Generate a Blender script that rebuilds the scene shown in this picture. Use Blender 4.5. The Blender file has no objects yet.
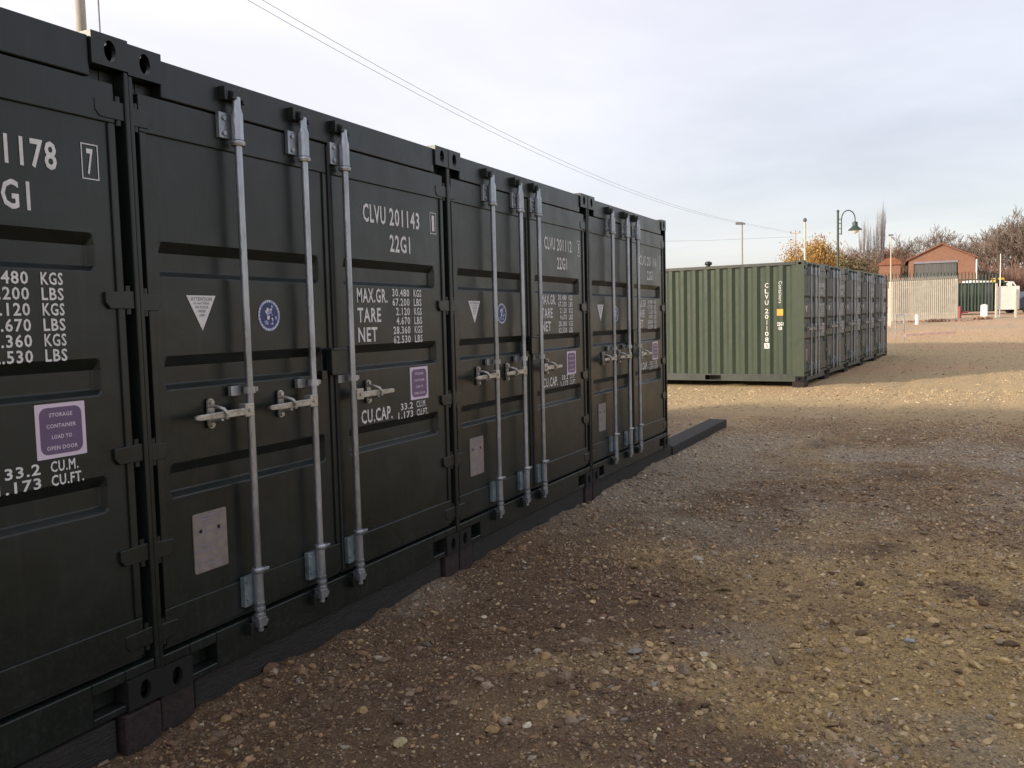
import bpy, math, random
import numpy as np
from mathutils import Matrix, Vector
S = bpy.context.scene
COL = S.collection
R = math.radians
rnd = random.Random(7)

# ------------------------------------------------------------------ camera
cam = bpy.data.cameras.new('camera')
cam.sensor_width = 36.0
cam.lens = 866.67 / 1024 * 36
cam.clip_start = 0.05
cam.clip_end = 5000
co = bpy.data.objects.new('camera', cam)
COL.objects.link(co)
right = Vector((0.89678121, 0.44177647, -0.02483954))
up = Vector((-0.00938014, 0.07510635, 0.99713141))
fwd = Vector((-0.4423748, 0.89397572, -0.07149789))
m = Matrix.Identity(4)
for i in range(3):
    m[i][0] = right[i]; m[i][1] = up[i]; m[i][2] = -fwd[i]
m[0][3], m[1][3], m[2][3] = 2.8227, -2.4207, 1.4863
co.matrix_world = m
S.camera = co

# ------------------------------------------------------------------ world and sun
SUN_EL = R(17.4)
ray = Vector((0.65, 0.76, 0)).normalized() * math.cos(SUN_EL) + Vector((0, 0, -math.sin(SUN_EL)))
tosun = -ray
w = bpy.data.worlds.new('World'); S.world = w; w.use_nodes = True
nt = w.node_tree; nt.nodes.clear()
def N(nt, t, **k):
    n = nt.nodes.new(t)
    for a, b in k.items(): setattr(n, a, b)
    return n
out = N(nt, 'ShaderNodeOutputWorld')
sky = N(nt, 'ShaderNodeTexSky', sky_type='NISHITA', sun_disc=False)
sky.sun_elevation = SUN_EL
sky.sun_rotation = math.atan2(tosun.x, tosun.y)
bg1 = N(nt, 'ShaderNodeBackground'); bg1.inputs[1].default_value = 0.05
nt.links.new(sky.outputs[0], bg1.inputs[0])
# thin high cloud, brighter towards the hidden sun
tc = N(nt, 'ShaderNodeTexCoord')
sep = N(nt, 'ShaderNodeSeparateXYZ'); nt.links.new(tc.outputs['Generated'], sep.inputs[0])
def M(op, a, b=None, clamp=False, nt=nt):
    n = N(nt, 'ShaderNodeMath', operation=op); n.use_clamp = clamp
    for i, v in enumerate((a, b)):
        if v is None: continue
        if isinstance(v, (int, float)): n.inputs[i].default_value = v
        else: nt.links.new(v, n.inputs[i])
    return n.outputs[0]
zc = M('ADD', M('MAXIMUM', sep.outputs[2], 0.0), 0.16)
comb = N(nt, 'ShaderNodeCombineXYZ')
nt.links.new(M('DIVIDE', sep.outputs[0], zc), comb.inputs[0])
nt.links.new(M('DIVIDE', sep.outputs[1], zc), comb.inputs[1])
mp = N(nt, 'ShaderNodeMapping'); mp.inputs['Rotation'].default_value = (0, 0, R(35)); mp.inputs['Scale'].default_value = (0.55, 0.75, 1)
nt.links.new(comb.outputs[0], mp.inputs[0])
nz = N(nt, 'ShaderNodeTexNoise'); nz.inputs['Scale'].default_value = 0.8; nz.inputs['Detail'].default_value = 6; nz.inputs['Roughness'].default_value = 0.55; nz.inputs['Distortion'].default_value = 0.4
nt.links.new(mp.outputs[0], nz.inputs['Vector'])
nr = N(nt, 'ShaderNodeValToRGB')
nr.color_ramp.elements[0].position = 0.33; nr.color_ramp.elements[0].color = (0.52, 0.49, 0.525, 1)
nr.color_ramp.elements[1].position = 0.64; nr.color_ramp.elements[1].color = (0.75, 0.71, 0.74, 1)
nt.links.new(nz.outputs[0], nr.inputs[0])
dot = N(nt, 'ShaderNodeVectorMath', operation='DOT_PRODUCT')
nrm = N(nt, 'ShaderNodeVectorMath', operation='NORMALIZE'); nt.links.new(tc.outputs['Generated'], nrm.inputs[0])
nt.links.new(nrm.outputs[0], dot.inputs[0]); dot.inputs[1].default_value = Vector((-0.83, -0.35, 0.42)).normalized()
low = N(nt, 'ShaderNodeMapRange'); low.interpolation_type = 'SMOOTHSTEP'
low.inputs['From Min'].default_value = 0.0; low.inputs['From Max'].default_value = 0.30; low.inputs['To Min'].default_value = 0.86; low.inputs['To Max'].default_value = 1.0
nt.links.new(sep.outputs[2], low.inputs['Value'])
glow = M('MULTIPLY', M('ADD', M('MULTIPLY', dot.outputs['Value'], 0.30), 0.99), low.outputs[0])
mulc = N(nt, 'ShaderNodeVectorMath', operation='SCALE'); nt.links.new(nr.outputs[0], mulc.inputs[0]); nt.links.new(glow, mulc.inputs['Scale'])
bg2 = N(nt, 'ShaderNodeBackground'); bg2.inputs[1].default_value = 0.90
nt.links.new(mulc.outputs[0], bg2.inputs[0])
add = N(nt, 'ShaderNodeAddShader'); nt.links.new(bg1.outputs[0], add.inputs[0]); nt.links.new(bg2.outputs[0], add.inputs[1])
nt.links.new(add.outputs[0], out.inputs[0])

sl = bpy.data.lights.new('sun', 'SUN'); sl.energy = 4.0; sl.angle = R(4.0); sl.color = (1, 0.87, 0.68)
so = bpy.data.objects.new('sun', sl); COL.objects.link(so)
so.rotation_euler = ray.to_track_quat('-Z', 'Y').to_euler()
so.location = (-30, -30, 30)

S.view_settings.view_transform = 'Standard'; S.view_settings.look = 'None'
S.view_settings.exposure = 0.32; S.view_settings.gamma = 1.0; S.view_settings.use_curve_mapping = False
S.render.engine = 'CYCLES'

# ------------------------------------------------------------------ helpers
def tag(o, label=None, cat=None, group=None, kind=None):
    if label: o['label'] = label
    if cat: o['category'] = cat
    if group: o['group'] = group
    if kind: o['kind'] = kind
    return o
def empty(name, loc, rz=0.0):
    o = bpy.data.objects.new(name, None); o.location = loc; o.rotation_euler = (0, 0, rz)
    o.empty_display_size = 0.2; COL.objects.link(o); return o
def copy_tree(o, parent=None):
    c = o.copy(); COL.objects.link(c)
    if parent is not None: c.parent = parent
    for ch in list(o.children): copy_tree(ch, c)
    return c
class MB:
    def __init__(s): s.v = []; s.f = []; s.m = []; s.mats = []; s.sm = []
    def mi(s, mat):
        if mat not in s.mats: s.mats.append(mat)
        return s.mats.index(mat)
    def add(s, vs, fs, mat=None, smooth=False):
        b = len(s.v); s.v.extend([tuple(v) for v in vs]); k = s.mi(mat) if mat else 0
        for f in fs: s.f.append([b + i for i in f]); s.m.append(k); s.sm.append(smooth)
    def box(s, x0, x1, y0, y1, z0, z1, mat=None):
        vs = [(x, y, z) for z in (z0, z1) for y in (y0, y1) for x in (x0, x1)]
        s.add(vs, [(0, 2, 3, 1), (4, 5, 7, 6), (0, 1, 5, 4), (2, 6, 7, 3), (0, 4, 6, 2), (1, 3, 7, 5)], mat)
    def tube(s, pts, rad, n=8, mat=None, cap=True):
        pts = [Vector(p) for p in pts]
        if not isinstance(rad, (list, tuple)): rad = [rad] * len(pts)
        vs = []; pa = None
        for i, p in enumerate(pts):
            d = (pts[min(i + 1, len(pts) - 1)] - pts[max(i - 1, 0)]).normalized()
            if pa is None:
                a = d.cross(Vector((0, 0, 1)))
                if a.length < 1e-3: a = Vector((1, 0, 0))
            else: a = pa - d * pa.dot(d)
            a.normalize(); pa = a; b = d.cross(a)
            for k in range(n):
                t = 2 * math.pi * k / n
                vs.append(p + (a * math.cos(t) + b * math.sin(t)) * rad[i])
        fs = []
        for i in range(len(pts) - 1):
            for k in range(n):
                fs.append((i * n + k, i * n + (k + 1) % n, (i + 1) * n + (k + 1) % n, (i + 1) * n + k))
        s.add(vs, fs, mat, n > 5)
        if cap:
            s.add(vs[:n], [tuple(range(n))[::-1]], mat); s.add(vs[-n:], [tuple(range(n))], mat)
    def prism(s, poly, z0, z1, axis='x', mat=None):
        # poly in the other two axes, extruded along axis
        n = len(poly)
        def P(a, b, c): return {'x': (c, a, b), 'y': (a, c, b), 'z': (a, b, c)}[axis]
        vs = [P(a, b, z0) for a, b in poly] + [P(a, b, z1) for a, b in poly]
        fs = [tuple(range(n))[::-1], tuple(range(n, 2 * n))] + [(i, (i + 1) % n, n + (i + 1) % n, n + i) for i in range(n)]
        s.add(vs, fs, mat)
    def build(s, name, mat, parent=None, bevel=0.0, fix=True):
        me = bpy.data.meshes.new(name); me.from_pydata(s.v, [], s.f)
        if s.mats and s.mats != [None]:
            for mm in s.mats: me.materials.append(mm or mat)
        else: me.materials.append(mat)
        me.polygons.foreach_set('material_index', s.m); me.polygons.foreach_set('use_smooth', s.sm)
        me.update()
        o = bpy.data.objects.new(name, me); COL.objects.link(o)
        if parent is not None: o.parent = parent
        if bevel:
            b = o.modifiers.new('bevel', 'BEVEL'); b.width = bevel; b.segments = 2; b.limit_method = 'ANGLE'; b.angle_limit = R(40)
        return o

# ------------------------------------------------------------------ materials
def mat(name, col, rough=0.6, metal=0.0, var=0.12, scale=6.0, col2=None, bump=0.0, bscale=60, detail=5, coords='Object', rvar=0.0, spec=0.5, stretch=None):
    mt = bpy.data.materials.new(name); mt.use_nodes = True; t = mt.node_tree; b = t.nodes['Principled BSDF']
    b.inputs['Metallic'].default_value = metal; b.inputs['Roughness'].default_value = rough
    b.inputs['Specular IOR Level'].default_value = spec
    tcn = N(t, 'ShaderNodeTexCoord'); src = tcn.outputs[coords]
    if stretch:
        mpn = N(t, 'ShaderNodeMapping'); mpn.inputs['Scale'].default_value = stretch; t.links.new(src, mpn.inputs[0]); src = mpn.outputs[0]
    n = N(t, 'ShaderNodeTexNoise'); n.inputs['Scale'].default_value = scale; n.inputs['Detail'].default_value = detail; n.inputs['Roughness'].default_value = 0.65
    t.links.new(src, n.inputs['Vector'])
    r = N(t, 'ShaderNodeValToRGB'); r.color_ramp.elements[0].position = 0.32; r.color_ramp.elements[1].position = 0.7
    c2 = col2 or tuple(min(1, c * (1 + var)) for c in col); c1 = col if col2 else tuple(c * (1 - var) for c in col)
    r.color_ramp.elements[0].color = (*c1, 1); r.color_ramp.elements[1].color = (*c2, 1)
    t.links.new(n.outputs[0], r.inputs[0]); t.links.new(r.outputs[0], b.inputs['Base Color'])
    if rvar:
        mr = N(t, 'ShaderNodeMapRange'); mr.inputs['To Min'].default_value = rough - rvar; mr.inputs['To Max'].default_value = rough + rvar
        t.links.new(n.outputs[0], mr.inputs['Value']); t.links.new(mr.outputs[0], b.inputs['Roughness'])
    if bump:
        n2 = N(t, 'ShaderNodeTexNoise'); n2.inputs['Scale'].default_value = bscale; n2.inputs['Detail'].default_value = 4
        t.links.new(src, n2.inputs['Vector'])
        bp = N(t, 'ShaderNodeBump'); bp.inputs['Strength'].default_value = bump; bp.inputs['Distance'].default_value = 0.01
        t.links.new(n2.outputs[0], bp.inputs['Height']); t.links.new(bp.outputs[0], b.inputs['Normal'])
    return mt

def container_paint(name, col, dust, rough=0.42):
    """Sprayed steel: slight orange peel, drip streaks, dust and mud splashes low down."""
    mt = bpy.data.materials.new(name); mt.use_nodes = True; t = mt.node_tree; b = t.nodes['Principled BSDF']
    g = N(t, 'ShaderNodeTexCoord')
    big = N(t, 'ShaderNodeTexNoise'); big.inputs['Scale'].default_value = 1.7; big.inputs['Detail'].default_value = 6; big.inputs['Roughness'].default_value = 0.6
    t.links.new(g.outputs['Object'], big.inputs['Vector'])
    mp1 = N(t, 'ShaderNodeMapping'); mp1.inputs['Scale'].default_value = (14, 14, 0.8); t.links.new(g.outputs['Object'], mp1.inputs[0])
    st = N(t, 'ShaderNodeTexNoise'); st.inputs['Scale'].default_value = 1.6; st.inputs['Detail'].default_value = 5; t.links.new(mp1.outputs[0], st.inputs['Vector'])
    spk = N(t, 'ShaderNodeTexNoise'); spk.inputs['Scale'].default_value = 55; spk.inputs['Detail'].default_value = 3; t.links.new(g.outputs['Object'], spk.inputs['Vector'])
    sx = N(t, 'ShaderNodeSeparateXYZ'); t.links.new(g.outputs['Object'], sx.inputs[0])
    low = N(t, 'ShaderNodeMapRange'); low.inputs['From Min'].default_value = 0.0; low.inputs['From Max'].default_value = 0.85; low.inputs['To Min'].default_value = 0.38; low.inputs['To Max'].default_value = 0.0
    t.links.new(sx.outputs[2], low.inputs['Value'])
    mud = M('MULTIPLY', M('MULTIPLY', M('SUBTRACT', spk.outputs[0], 0.50, True, t), 3.2, True, t), low.outputs[0], True, t)
    film = M('MULTIPLY', M('SUBTRACT', st.outputs[0], 0.52, True, t), 1.1, True, t)
    c0 = N(t, 'ShaderNodeMix', data_type='RGBA'); c0.inputs['A'].default_value = (*[c * 0.85 for c in col], 1); c0.inputs['B'].default_value = (*[c * 1.18 for c in col], 1)
    t.links.new(big.outputs[0], c0.inputs['Factor'])
    c1 = N(t, 'ShaderNodeMix', data_type='RGBA'); c1.inputs['B'].default_value = (*dust, 1)
    t.links.new(M('ADD', film, mud, True, t), c1.inputs['Factor']); t.links.new(c0.outputs['Result'], c1.inputs['A'])
    t.links.new(c1.outputs['Result'], b.inputs['Base Color'])
    rr = N(t, 'ShaderNodeMapRange'); rr.inputs['From Min'].default_value = 0.3; rr.inputs['From Max'].default_value = 0.7; rr.inputs['To Min'].default_value = rough - 0.09; rr.inputs['To Max'].default_value = rough + 0.12
    t.links.new(big.outputs[0], rr.inputs['Value']); t.links.new(M('ADD', rr.outputs[0], M('MULTIPLY', mud, 0.4, False, t), True, t), b.inputs['Roughness'])
    dn = N(t, 'ShaderNodeTexNoise'); dn.inputs['Scale'].default_value = 5; dn.inputs['Detail'].default_value = 2; t.links.new(g.outputs['Object'], dn.inputs['Vector'])
    bp = N(t, 'ShaderNodeBump'); bp.inputs['Strength'].default_value = 0.5; bp.inputs['Distance'].default_value = 0.008
    t.links.new(M('ADD', dn.outputs[0], M('MULTIPLY', spk.outputs[0], 0.06, False, t), False, t), bp.inputs['Height']); t.links.new(bp.outputs[0], b.inputs['Normal'])
    return mt

DARK = container_paint('dark_green_paint', (0.0080, 0.0125, 0.0108), (0.034, 0.036, 0.031), 0.33)
OLIVE = container_paint('olive_green_paint', (0.029, 0.045, 0.026), (0.08, 0.078, 0.06), 0.5)
ROW2F = container_paint('sky_greyed_green_paint', (0.034, 0.042, 0.036), (0.10, 0.095, 0.08), 0.40)  # far-row door ends: the sky's grey reflection is mixed into the green
RUBBER = mat('black_rubber', (0.012, 0.012, 0.013), 0.55)
VOID = mat('dark_inside', (0.006, 0.006, 0.006), 0.9)
GALV = mat('galvanised_steel', (0.24, 0.26, 0.285), 0.32, 0.75, 0.2, 14, col2=(0.50, 0.535, 0.58), rvar=0.14, bump=0.2, bscale=90, stretch=(1, 1, 0.25))
ZINC = mat('bright_zinc', (0.30, 0.29, 0.27), 0.36, 0.65, 0.2, 22, col2=(0.58, 0.56, 0.52), rvar=0.12, bump=0.2, bscale=90)
BLUEZ = mat('blue_zinc', (0.17, 0.22, 0.25), 0.4, 0.6, 0.2, 20, col2=(0.36, 0.43, 0.46), bump=0.2)
WHITE = mat('white_vinyl', (0.60, 0.60, 0.61), 0.55, col2=(0.78, 0.78, 0.79), scale=22)
PURP = mat('purple_vinyl', (0.135, 0.085, 0.175), 0.45, var=0.08)
PINKW = mat('pale_pink_vinyl', (0.66, 0.56, 0.68), 0.5, var=0.05)
NAVY = mat('navy_vinyl', (0.03, 0.04, 0.17), 0.4, var=0.2)
SKYB = mat('pale_blue_vinyl', (0.33, 0.38, 0.6), 0.5, var=0.2)
GREYT = mat('grey_print', (0.22, 0.20, 0.24), 0.6)
PLATE = mat('data_plate_metal', (0.24, 0.21, 0.19), 0.5, 0.15, 0.2, 20)
ORNG = mat('orange_vinyl', (0.75, 0.36, 0.04), 0.5)
TIMB = mat('black_timber', (0.010, 0.009, 0.009), 0.8, col2=(0.030, 0.026, 0.022), scale=9, bump=0.8, bscale=20, stretch=(12, 1.2, 12))
BROWN = mat('brown_timber', (0.014, 0.010, 0.010), 0.9, col2=(0.034, 0.020, 0.018), scale=30, bump=0.8, bscale=50)

# ------------------------------------------------------------------ terrain
def _h(ix, iy, seed):
    n = (ix * 374761393 + iy * 668265263 + seed * 974711) & 0xffffffff
    n = ((n ^ (n >> 13)) * 1274126177) & 0xffffffff
    return ((n ^ (n >> 16)) & 0xffff) / 65535.0
def vnoise(x, y, seed=0):
    x = np.asarray(x, float); y = np.asarray(y, float)
    ix = np.floor(x).astype(np.int64); iy = np.floor(y).astype(np.int64); fx = x - ix; fy = y - iy
    fx = fx * fx * (3 - 2 * fx); fy = fy * fy * (3 - 2 * fy)
    a = _h(ix, iy, seed); b = _h(ix + 1, iy, seed); c = _h(ix, iy + 1, seed); d = _h(ix + 1, iy + 1, seed)
    return (a * (1 - fx) + b * fx) * (1 - fy) + (c * (1 - fx) + d * fx) * fy - 0.5
def hgt(x, y):
    x = np.asarray(x, float); y = np.asarray(y, float)
    base = np.interp(y, [-60, 12, 17, 29, 37, 52, 70, 100, 600], [-0.15, -0.15, -0.08, 0.05, 0.31, 0.97, 1.22, 1.36, 1.40])
    near = np.clip(1 - (y - 10) / 60, 0.25, 1)
    d = 0.05 * vnoise(x * 0.45, y * 0.45, 1) + 0.045 * vnoise(x * 1.3, y * 1.3, 2) + 0.032 * vnoise(x * 3.7, y * 3.7, 3) + 0.020 * vnoise(x * 9, y * 9, 4) + 0.015 * vnoise(x * 21, y * 21, 5)
    edge = np.clip((x + 0.1) / 0.8, 0.25, 1)
    bank = (0.008 + 0.055 * vnoise(x * 2.3, y * 2.3, 31) + 0.04 * vnoise(x * 9, y * 9, 32)) * np.exp(-((x - 0.0) / 0.13) ** 2) * np.clip((7.6 - y) / 0.8, 0, 1)
    rut = -0.035 * np.exp(-((x - 2.05 - 0.12 * np.sin(y * 0.45)) / 0.20) ** 2) - 0.03 * np.exp(-((x - 3.75 - 0.12 * np.sin(y * 0.45)) / 0.22) ** 2)
    return base + d * near * edge + bank + rut * near * (y < 30)
def sst(v, a, b):
    t = np.clip((v - a) / (b - a), 0, 1); return t * t * (3 - 2 * t)
def fbm(x, y, s, seed): return vnoise(x * s, y * s, seed) + 0.5 * vnoise(x * s * 2.1, y * s * 2.1, seed + 1) + 0.3 * vnoise(x * s * 4.7, y * s * 4.7, seed + 2) + 0.2 * vnoise(x * s * 11, y * s * 11, seed + 3)
def tone(x, y):
    # colour of the earth: damp brown by the row, ochre beyond the ruts, grey hardcore in the middle, sandy further off and raised there to brighten the sunlit band
    def mx(w, a, b): return a * (1 - w[..., None]) + np.array(b) * w[..., None]
    c = np.zeros(np.shape(x) + (3,)) + np.array((0.215, 0.135, 0.078))
    c = mx(sst(fbm(x, y, 0.7, 50), -0.05, 0.45) * 0.7, c, (0.42, 0.30, 0.16))
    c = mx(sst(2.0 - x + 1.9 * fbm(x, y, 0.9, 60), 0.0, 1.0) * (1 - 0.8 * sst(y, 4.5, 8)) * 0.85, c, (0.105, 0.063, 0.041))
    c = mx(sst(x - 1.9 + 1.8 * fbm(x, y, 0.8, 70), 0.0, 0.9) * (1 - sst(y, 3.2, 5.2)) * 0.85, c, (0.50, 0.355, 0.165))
    c = mx(sst(fbm(x, y, 1.3, 80), 0.05, 0.55) * (1 - sst(y, 12, 16)) * 0.85, c, (0.115, 0.070, 0.050))
    c = mx(sst(y, 3.0, 5.0) * (1 - sst(y, 8.5, 11.5)) * sst(fbm(x, y, 0.45, 90), -0.5, -0.05) * 0.85, c, (0.36, 0.315, 0.262))
    c = mx(sst(fbm(x, y, 1.0, 100), 0.12, 0.55) * 0.5 * (1 - sst(y, 12, 16)), c, (0.33, 0.29, 0.245))
    c = mx(sst(y, 9.5, 14.0) * 0.9, c, (0.56, 0.425, 0.26)); c = mx(sst(y, 13, 17) * sst(fbm(x, y, 0.3, 110), 0.0, 0.3) * 0.8, c, (0.56, 0.37, 0.24))  # far sand lightened and yellowed; part of the sunlight sits in this colour
    c = mx(sst(y, 33, 42) * 0.7, c, (0.58, 0.39, 0.28)); c = mx(sst(y, 33, 42) * sst(fbm(x, y * 2, 0.2, 120), 0.05, 0.3) * 0.7, c, (0.44, 0.38, 0.29))
    return c * np.array([1.14, 1.185, 1.15])
def gz(x, y): return float(hgt(x, y))

def axis(dense0, dense1, step, lo, hi, grow=1.09):
    a = list(np.arange(dense0, dense1, step)); s = step; v = a[-1]
    while v < hi: s *= grow; v += s; a.append(v)
    s = step; v = dense0; b = []
    while v > lo: s *= grow; v -= s; b.append(v)
    return np.array(b[::-1] + a)
xs = axis(-0.3, 6.5, 0.035, -900, 900, 1.10); ys = axis(-1.8, 10.5, 0.035, -300, 1500, 1.055)
X, Y = np.meshgrid(xs, ys); Z = hgt(X, Y)
nv = X.size; me = bpy.data.meshes.new('ground'); nx, ny = len(xs), len(ys)
idx = np.arange(nv).reshape(ny, nx)
q = np.stack([idx[:-1, :-1], idx[:-1, 1:], idx[1:, 1:], idx[1:, :-1]], -1).reshape(-1, 4)
def np_mesh(me, V, F):
    me.vertices.add(len(V)); me.vertices.foreach_set('co', V.astype(np.float32).ravel())
    k = F.shape[1]; me.loops.add(F.size); me.loops.foreach_set('vertex_index', F.astype(np.int32).ravel())
    me.polygons.add(len(F)); me.polygons.foreach_set('loop_start', np.arange(0, F.size, k, dtype=np.int32))
    me.polygons.foreach_set('use_smooth', np.ones(len(F), bool)); me.update(calc_edges=True)
np_mesh(me, np.stack([X.ravel(), Y.ravel(), Z.ravel()], 1), q)

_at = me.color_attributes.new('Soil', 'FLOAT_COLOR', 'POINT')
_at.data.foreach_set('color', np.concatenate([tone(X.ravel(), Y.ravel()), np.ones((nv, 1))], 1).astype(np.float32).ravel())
def ground_material():
    mt = bpy.data.materials.new('gravelly_earth'); mt.use_nodes = True; t = mt.node_tree; b = t.nodes['Principled BSDF']
    b.inputs['Roughness'].default_value = 0.92; b.inputs['Specular IOR Level'].default_value = 0.25
    g = N(t, 'ShaderNodeTexCoord').outputs['Object']
    def noise(s, d=6, r=0.6, off=(0, 0, 0)):
        mp_ = N(t, 'ShaderNodeMapping'); mp_.inputs['Location'].default_value = off; t.links.new(g, mp_.inputs[0])
        n = N(t, 'ShaderNodeTexNoise'); n.inputs['Scale'].default_value = s; n.inputs['Detail'].default_value = d; n.inputs['Roughness'].default_value = r
        t.links.new(mp_.outputs[0], n.inputs['Vector']); return n.outputs[0]
    def ramp(v, p0, p1):
        n = N(t, 'ShaderNodeMapRange'); n.interpolation_type = 'SMOOTHSTEP'; n.inputs['From Min'].default_value = p0; n.inputs['From Max'].default_value = p1; t.links.new(v, n.inputs['Value']); return n.outputs[0]
    def mix(f, a, c, mode='MIX'):
        n = N(t, 'ShaderNodeMix', data_type='RGBA'); n.blend_type = mode
        if isinstance(f, float): n.inputs['Factor'].default_value = f
        else: t.links.new(f, n.inputs['Factor'])
        for nm, v in (('A', a), ('B', c)):
            if isinstance(v, tuple): n.inputs[nm].default_value = (*v, 1)
            else: t.links.new(v, n.inputs[nm])
        return n.outputs['Result']
    sx = N(t, 'ShaderNodeSeparateXYZ'); t.links.new(g, sx.inputs[0])
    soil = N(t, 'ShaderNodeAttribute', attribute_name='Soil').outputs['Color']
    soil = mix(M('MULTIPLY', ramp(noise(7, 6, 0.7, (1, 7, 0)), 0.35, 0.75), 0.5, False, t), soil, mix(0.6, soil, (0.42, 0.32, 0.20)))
    soil = mix(M('MULTIPLY', ramp(noise(9, 6, 0.7, (5, 2, 0)), 0.5, 0.75), 0.5, False, t), soil, mix(0.6, soil, (0.07, 0.045, 0.03)))
    heights = []
    for s, k, th in ((26.0, 0.55, 0.0), (58.0, 0.5, 0.0), (120.0, 0.35, 0.0)):
        v = N(t, 'ShaderNodeTexVoronoi'); v.inputs['Scale'].default_value = s; t.links.new(g, v.inputs['Vector'])
        hs = N(t, 'ShaderNodeSeparateColor'); t.links.new(v.outputs['Color'], hs.inputs[0])
        sel = ramp(hs.outputs[0], 0.45, 0.6)
        inside = ramp(v.outputs['Distance'], 0.5, 0.2)
        f = M('MULTIPLY', M('MULTIPLY', sel, inside, False, t), k, False, t)
        stone = mix(hs.outputs[1], (0.13, 0.10, 0.08), (0.52, 0.42, 0.29))
        soil = mix(f, soil, stone)
        heights.append(M('MULTIPLY', f, 26.0 / s, False, t))
    soil = mix(0.42, soil, mix(ramp(noise(75, 4, 0.75), 0.3, 0.72), (0.028, 0.02, 0.014), (0.95, 0.86, 0.74)), 'OVERLAY')
    t.links.new(soil, b.inputs['Base Color'])
    hh = M('ADD', M('ADD', heights[0], heights[1], False, t), M('ADD', heights[2], M('MULTIPLY', noise(45, 6, 0.7), 0.9, False, t), False, t), False, t)
    bp = N(t, 'ShaderNodeBump'); bp.inputs['Strength'].default_value = 1.0; bp.inputs['Distance'].default_value = 0.035
    t.links.new(hh, bp.inputs['Height']); t.links.new(bp.outputs[0], b.inputs['Normal'])
    return mt
me.materials.append(ground_material())
go = bpy.data.objects.new('ground', me); COL.objects.link(go); tag(go, kind='structure')

# ------------------------------------------------------------------ gravel
ico = (1 + 5 ** 0.5) / 2
IV = np.array([(-1, ico, 0), (1, ico, 0), (-1, -ico, 0), (1, -ico, 0), (0, -1, ico), (0, 1, ico), (0, -1, -ico), (0, 1, -ico), (ico, 0, -1), (ico, 0, 1), (-ico, 0, -1), (-ico, 0, 1)], float)
IV /= np.linalg.norm(IV[0])
IF = np.array([(0, 11, 5), (0, 5, 1), (0, 1, 7), (0, 7, 10), (0, 10, 11), (1, 5, 9), (5, 11, 4), (11, 10, 2), (10, 7, 6), (7, 1, 8), (3, 9, 4), (3, 4, 2), (3, 2, 6), (3, 6, 8), (3, 8, 9), (4, 9, 5), (2, 4, 11), (6, 2, 10), (8, 6, 7), (9, 8, 1)])
def subdiv(V, F):
    V = [tuple(v) for v in V]; cache = {}; out = []
    def mid(a, b):
        k = (min(a, b), max(a, b))
        if k not in cache:
            p = np.array(V[a]) + np.array(V[b]); p /= np.linalg.norm(p); V.append(tuple(p)); cache[k] = len(V) - 1
        return cache[k]
    for a, b, c in F:
        x, y, z = mid(a, b), mid(b, c), mid(c, a); out += [(a, x, z), (b, y, x), (c, z, y), (x, y, z)]
    return np.array(V), np.array(out)
IV2, IF2 = subdiv(IV, IF)
rs = np.random.RandomState(3)
def rock_variants(V, n, rough):
    out = []
    for i in range(n):
        v = V * (1 + rough * rs.uniform(-1, 1, (len(V), 1)))
        for _ in range(8):                                  # planes chip the pebble
            d = rs.normal(size=3); d /= np.linalg.norm(d); lim = rs.uniform(0.42, 0.8)
            k = v @ d; v = v - np.maximum(k - lim, 0)[:, None] * d * 0.9
        out.append(v)
    return out
def stone_mat():
    mt = bpy.data.materials.new('loose_stone'); mt.use_nodes = True; t = mt.node_tree; b = t.nodes['Principled BSDF']
    b.inputs['Roughness'].default_value = 0.85; b.inputs['Specular IOR Level'].default_value = 0.3
    a = N(t, 'ShaderNodeAttribute', attribute_name='Col')
    g = N(t, 'ShaderNodeTexCoord'); n = N(t, 'ShaderNodeTexNoise'); n.inputs['Scale'].default_value = 70; n.inputs['Detail'].default_value = 4; t.links.new(g.outputs['Object'], n.inputs['Vector'])
    mr = N(t, 'ShaderNodeMapRange'); mr.inputs['From Min'].default_value = 0.3; mr.inputs['From Max'].default_value = 0.7; mr.inputs['To Min'].default_value = 0.68; mr.inputs['To Max'].default_value = 1.2; t.links.new(n.outputs[0], mr.inputs['Value'])
    sc = N(t, 'ShaderNodeVectorMath', operation='SCALE'); t.links.new(a.outputs['Color'], sc.inputs[0]); t.links.new(mr.outputs[0], sc.inputs['Scale'])
    t.links.new(sc.outputs[0], b.inputs['Base Color'])
    bp = N(t, 'ShaderNodeBump'); bp.inputs['Strength'].default_value = 0.5; bp.inputs['Distance'].default_value = 0.004; t.links.new(n.outputs[0], bp.inputs['Height']); t.links.new(bp.outputs[0], b.inputs['Normal'])
    return mt
STONE = stone_mat()
PAL = np.array([(0.30, 0.21, 0.12), (0.38, 0.28, 0.17), (0.24, 0.17, 0.11), (0.17, 0.115, 0.075), (0.30, 0.265, 0.22), (0.19, 0.17, 0.155), (0.44, 0.36, 0.25), (0.27, 0.165, 0.10), (0.54, 0.49, 0.40), (0.12, 0.08, 0.05)]) * np.array([1.52, 1.53, 1.44])
PW = np.array([22, 14, 18, 15, 10, 5, 5, 10, 2.2, 10]); PW = PW / PW.sum()
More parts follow.
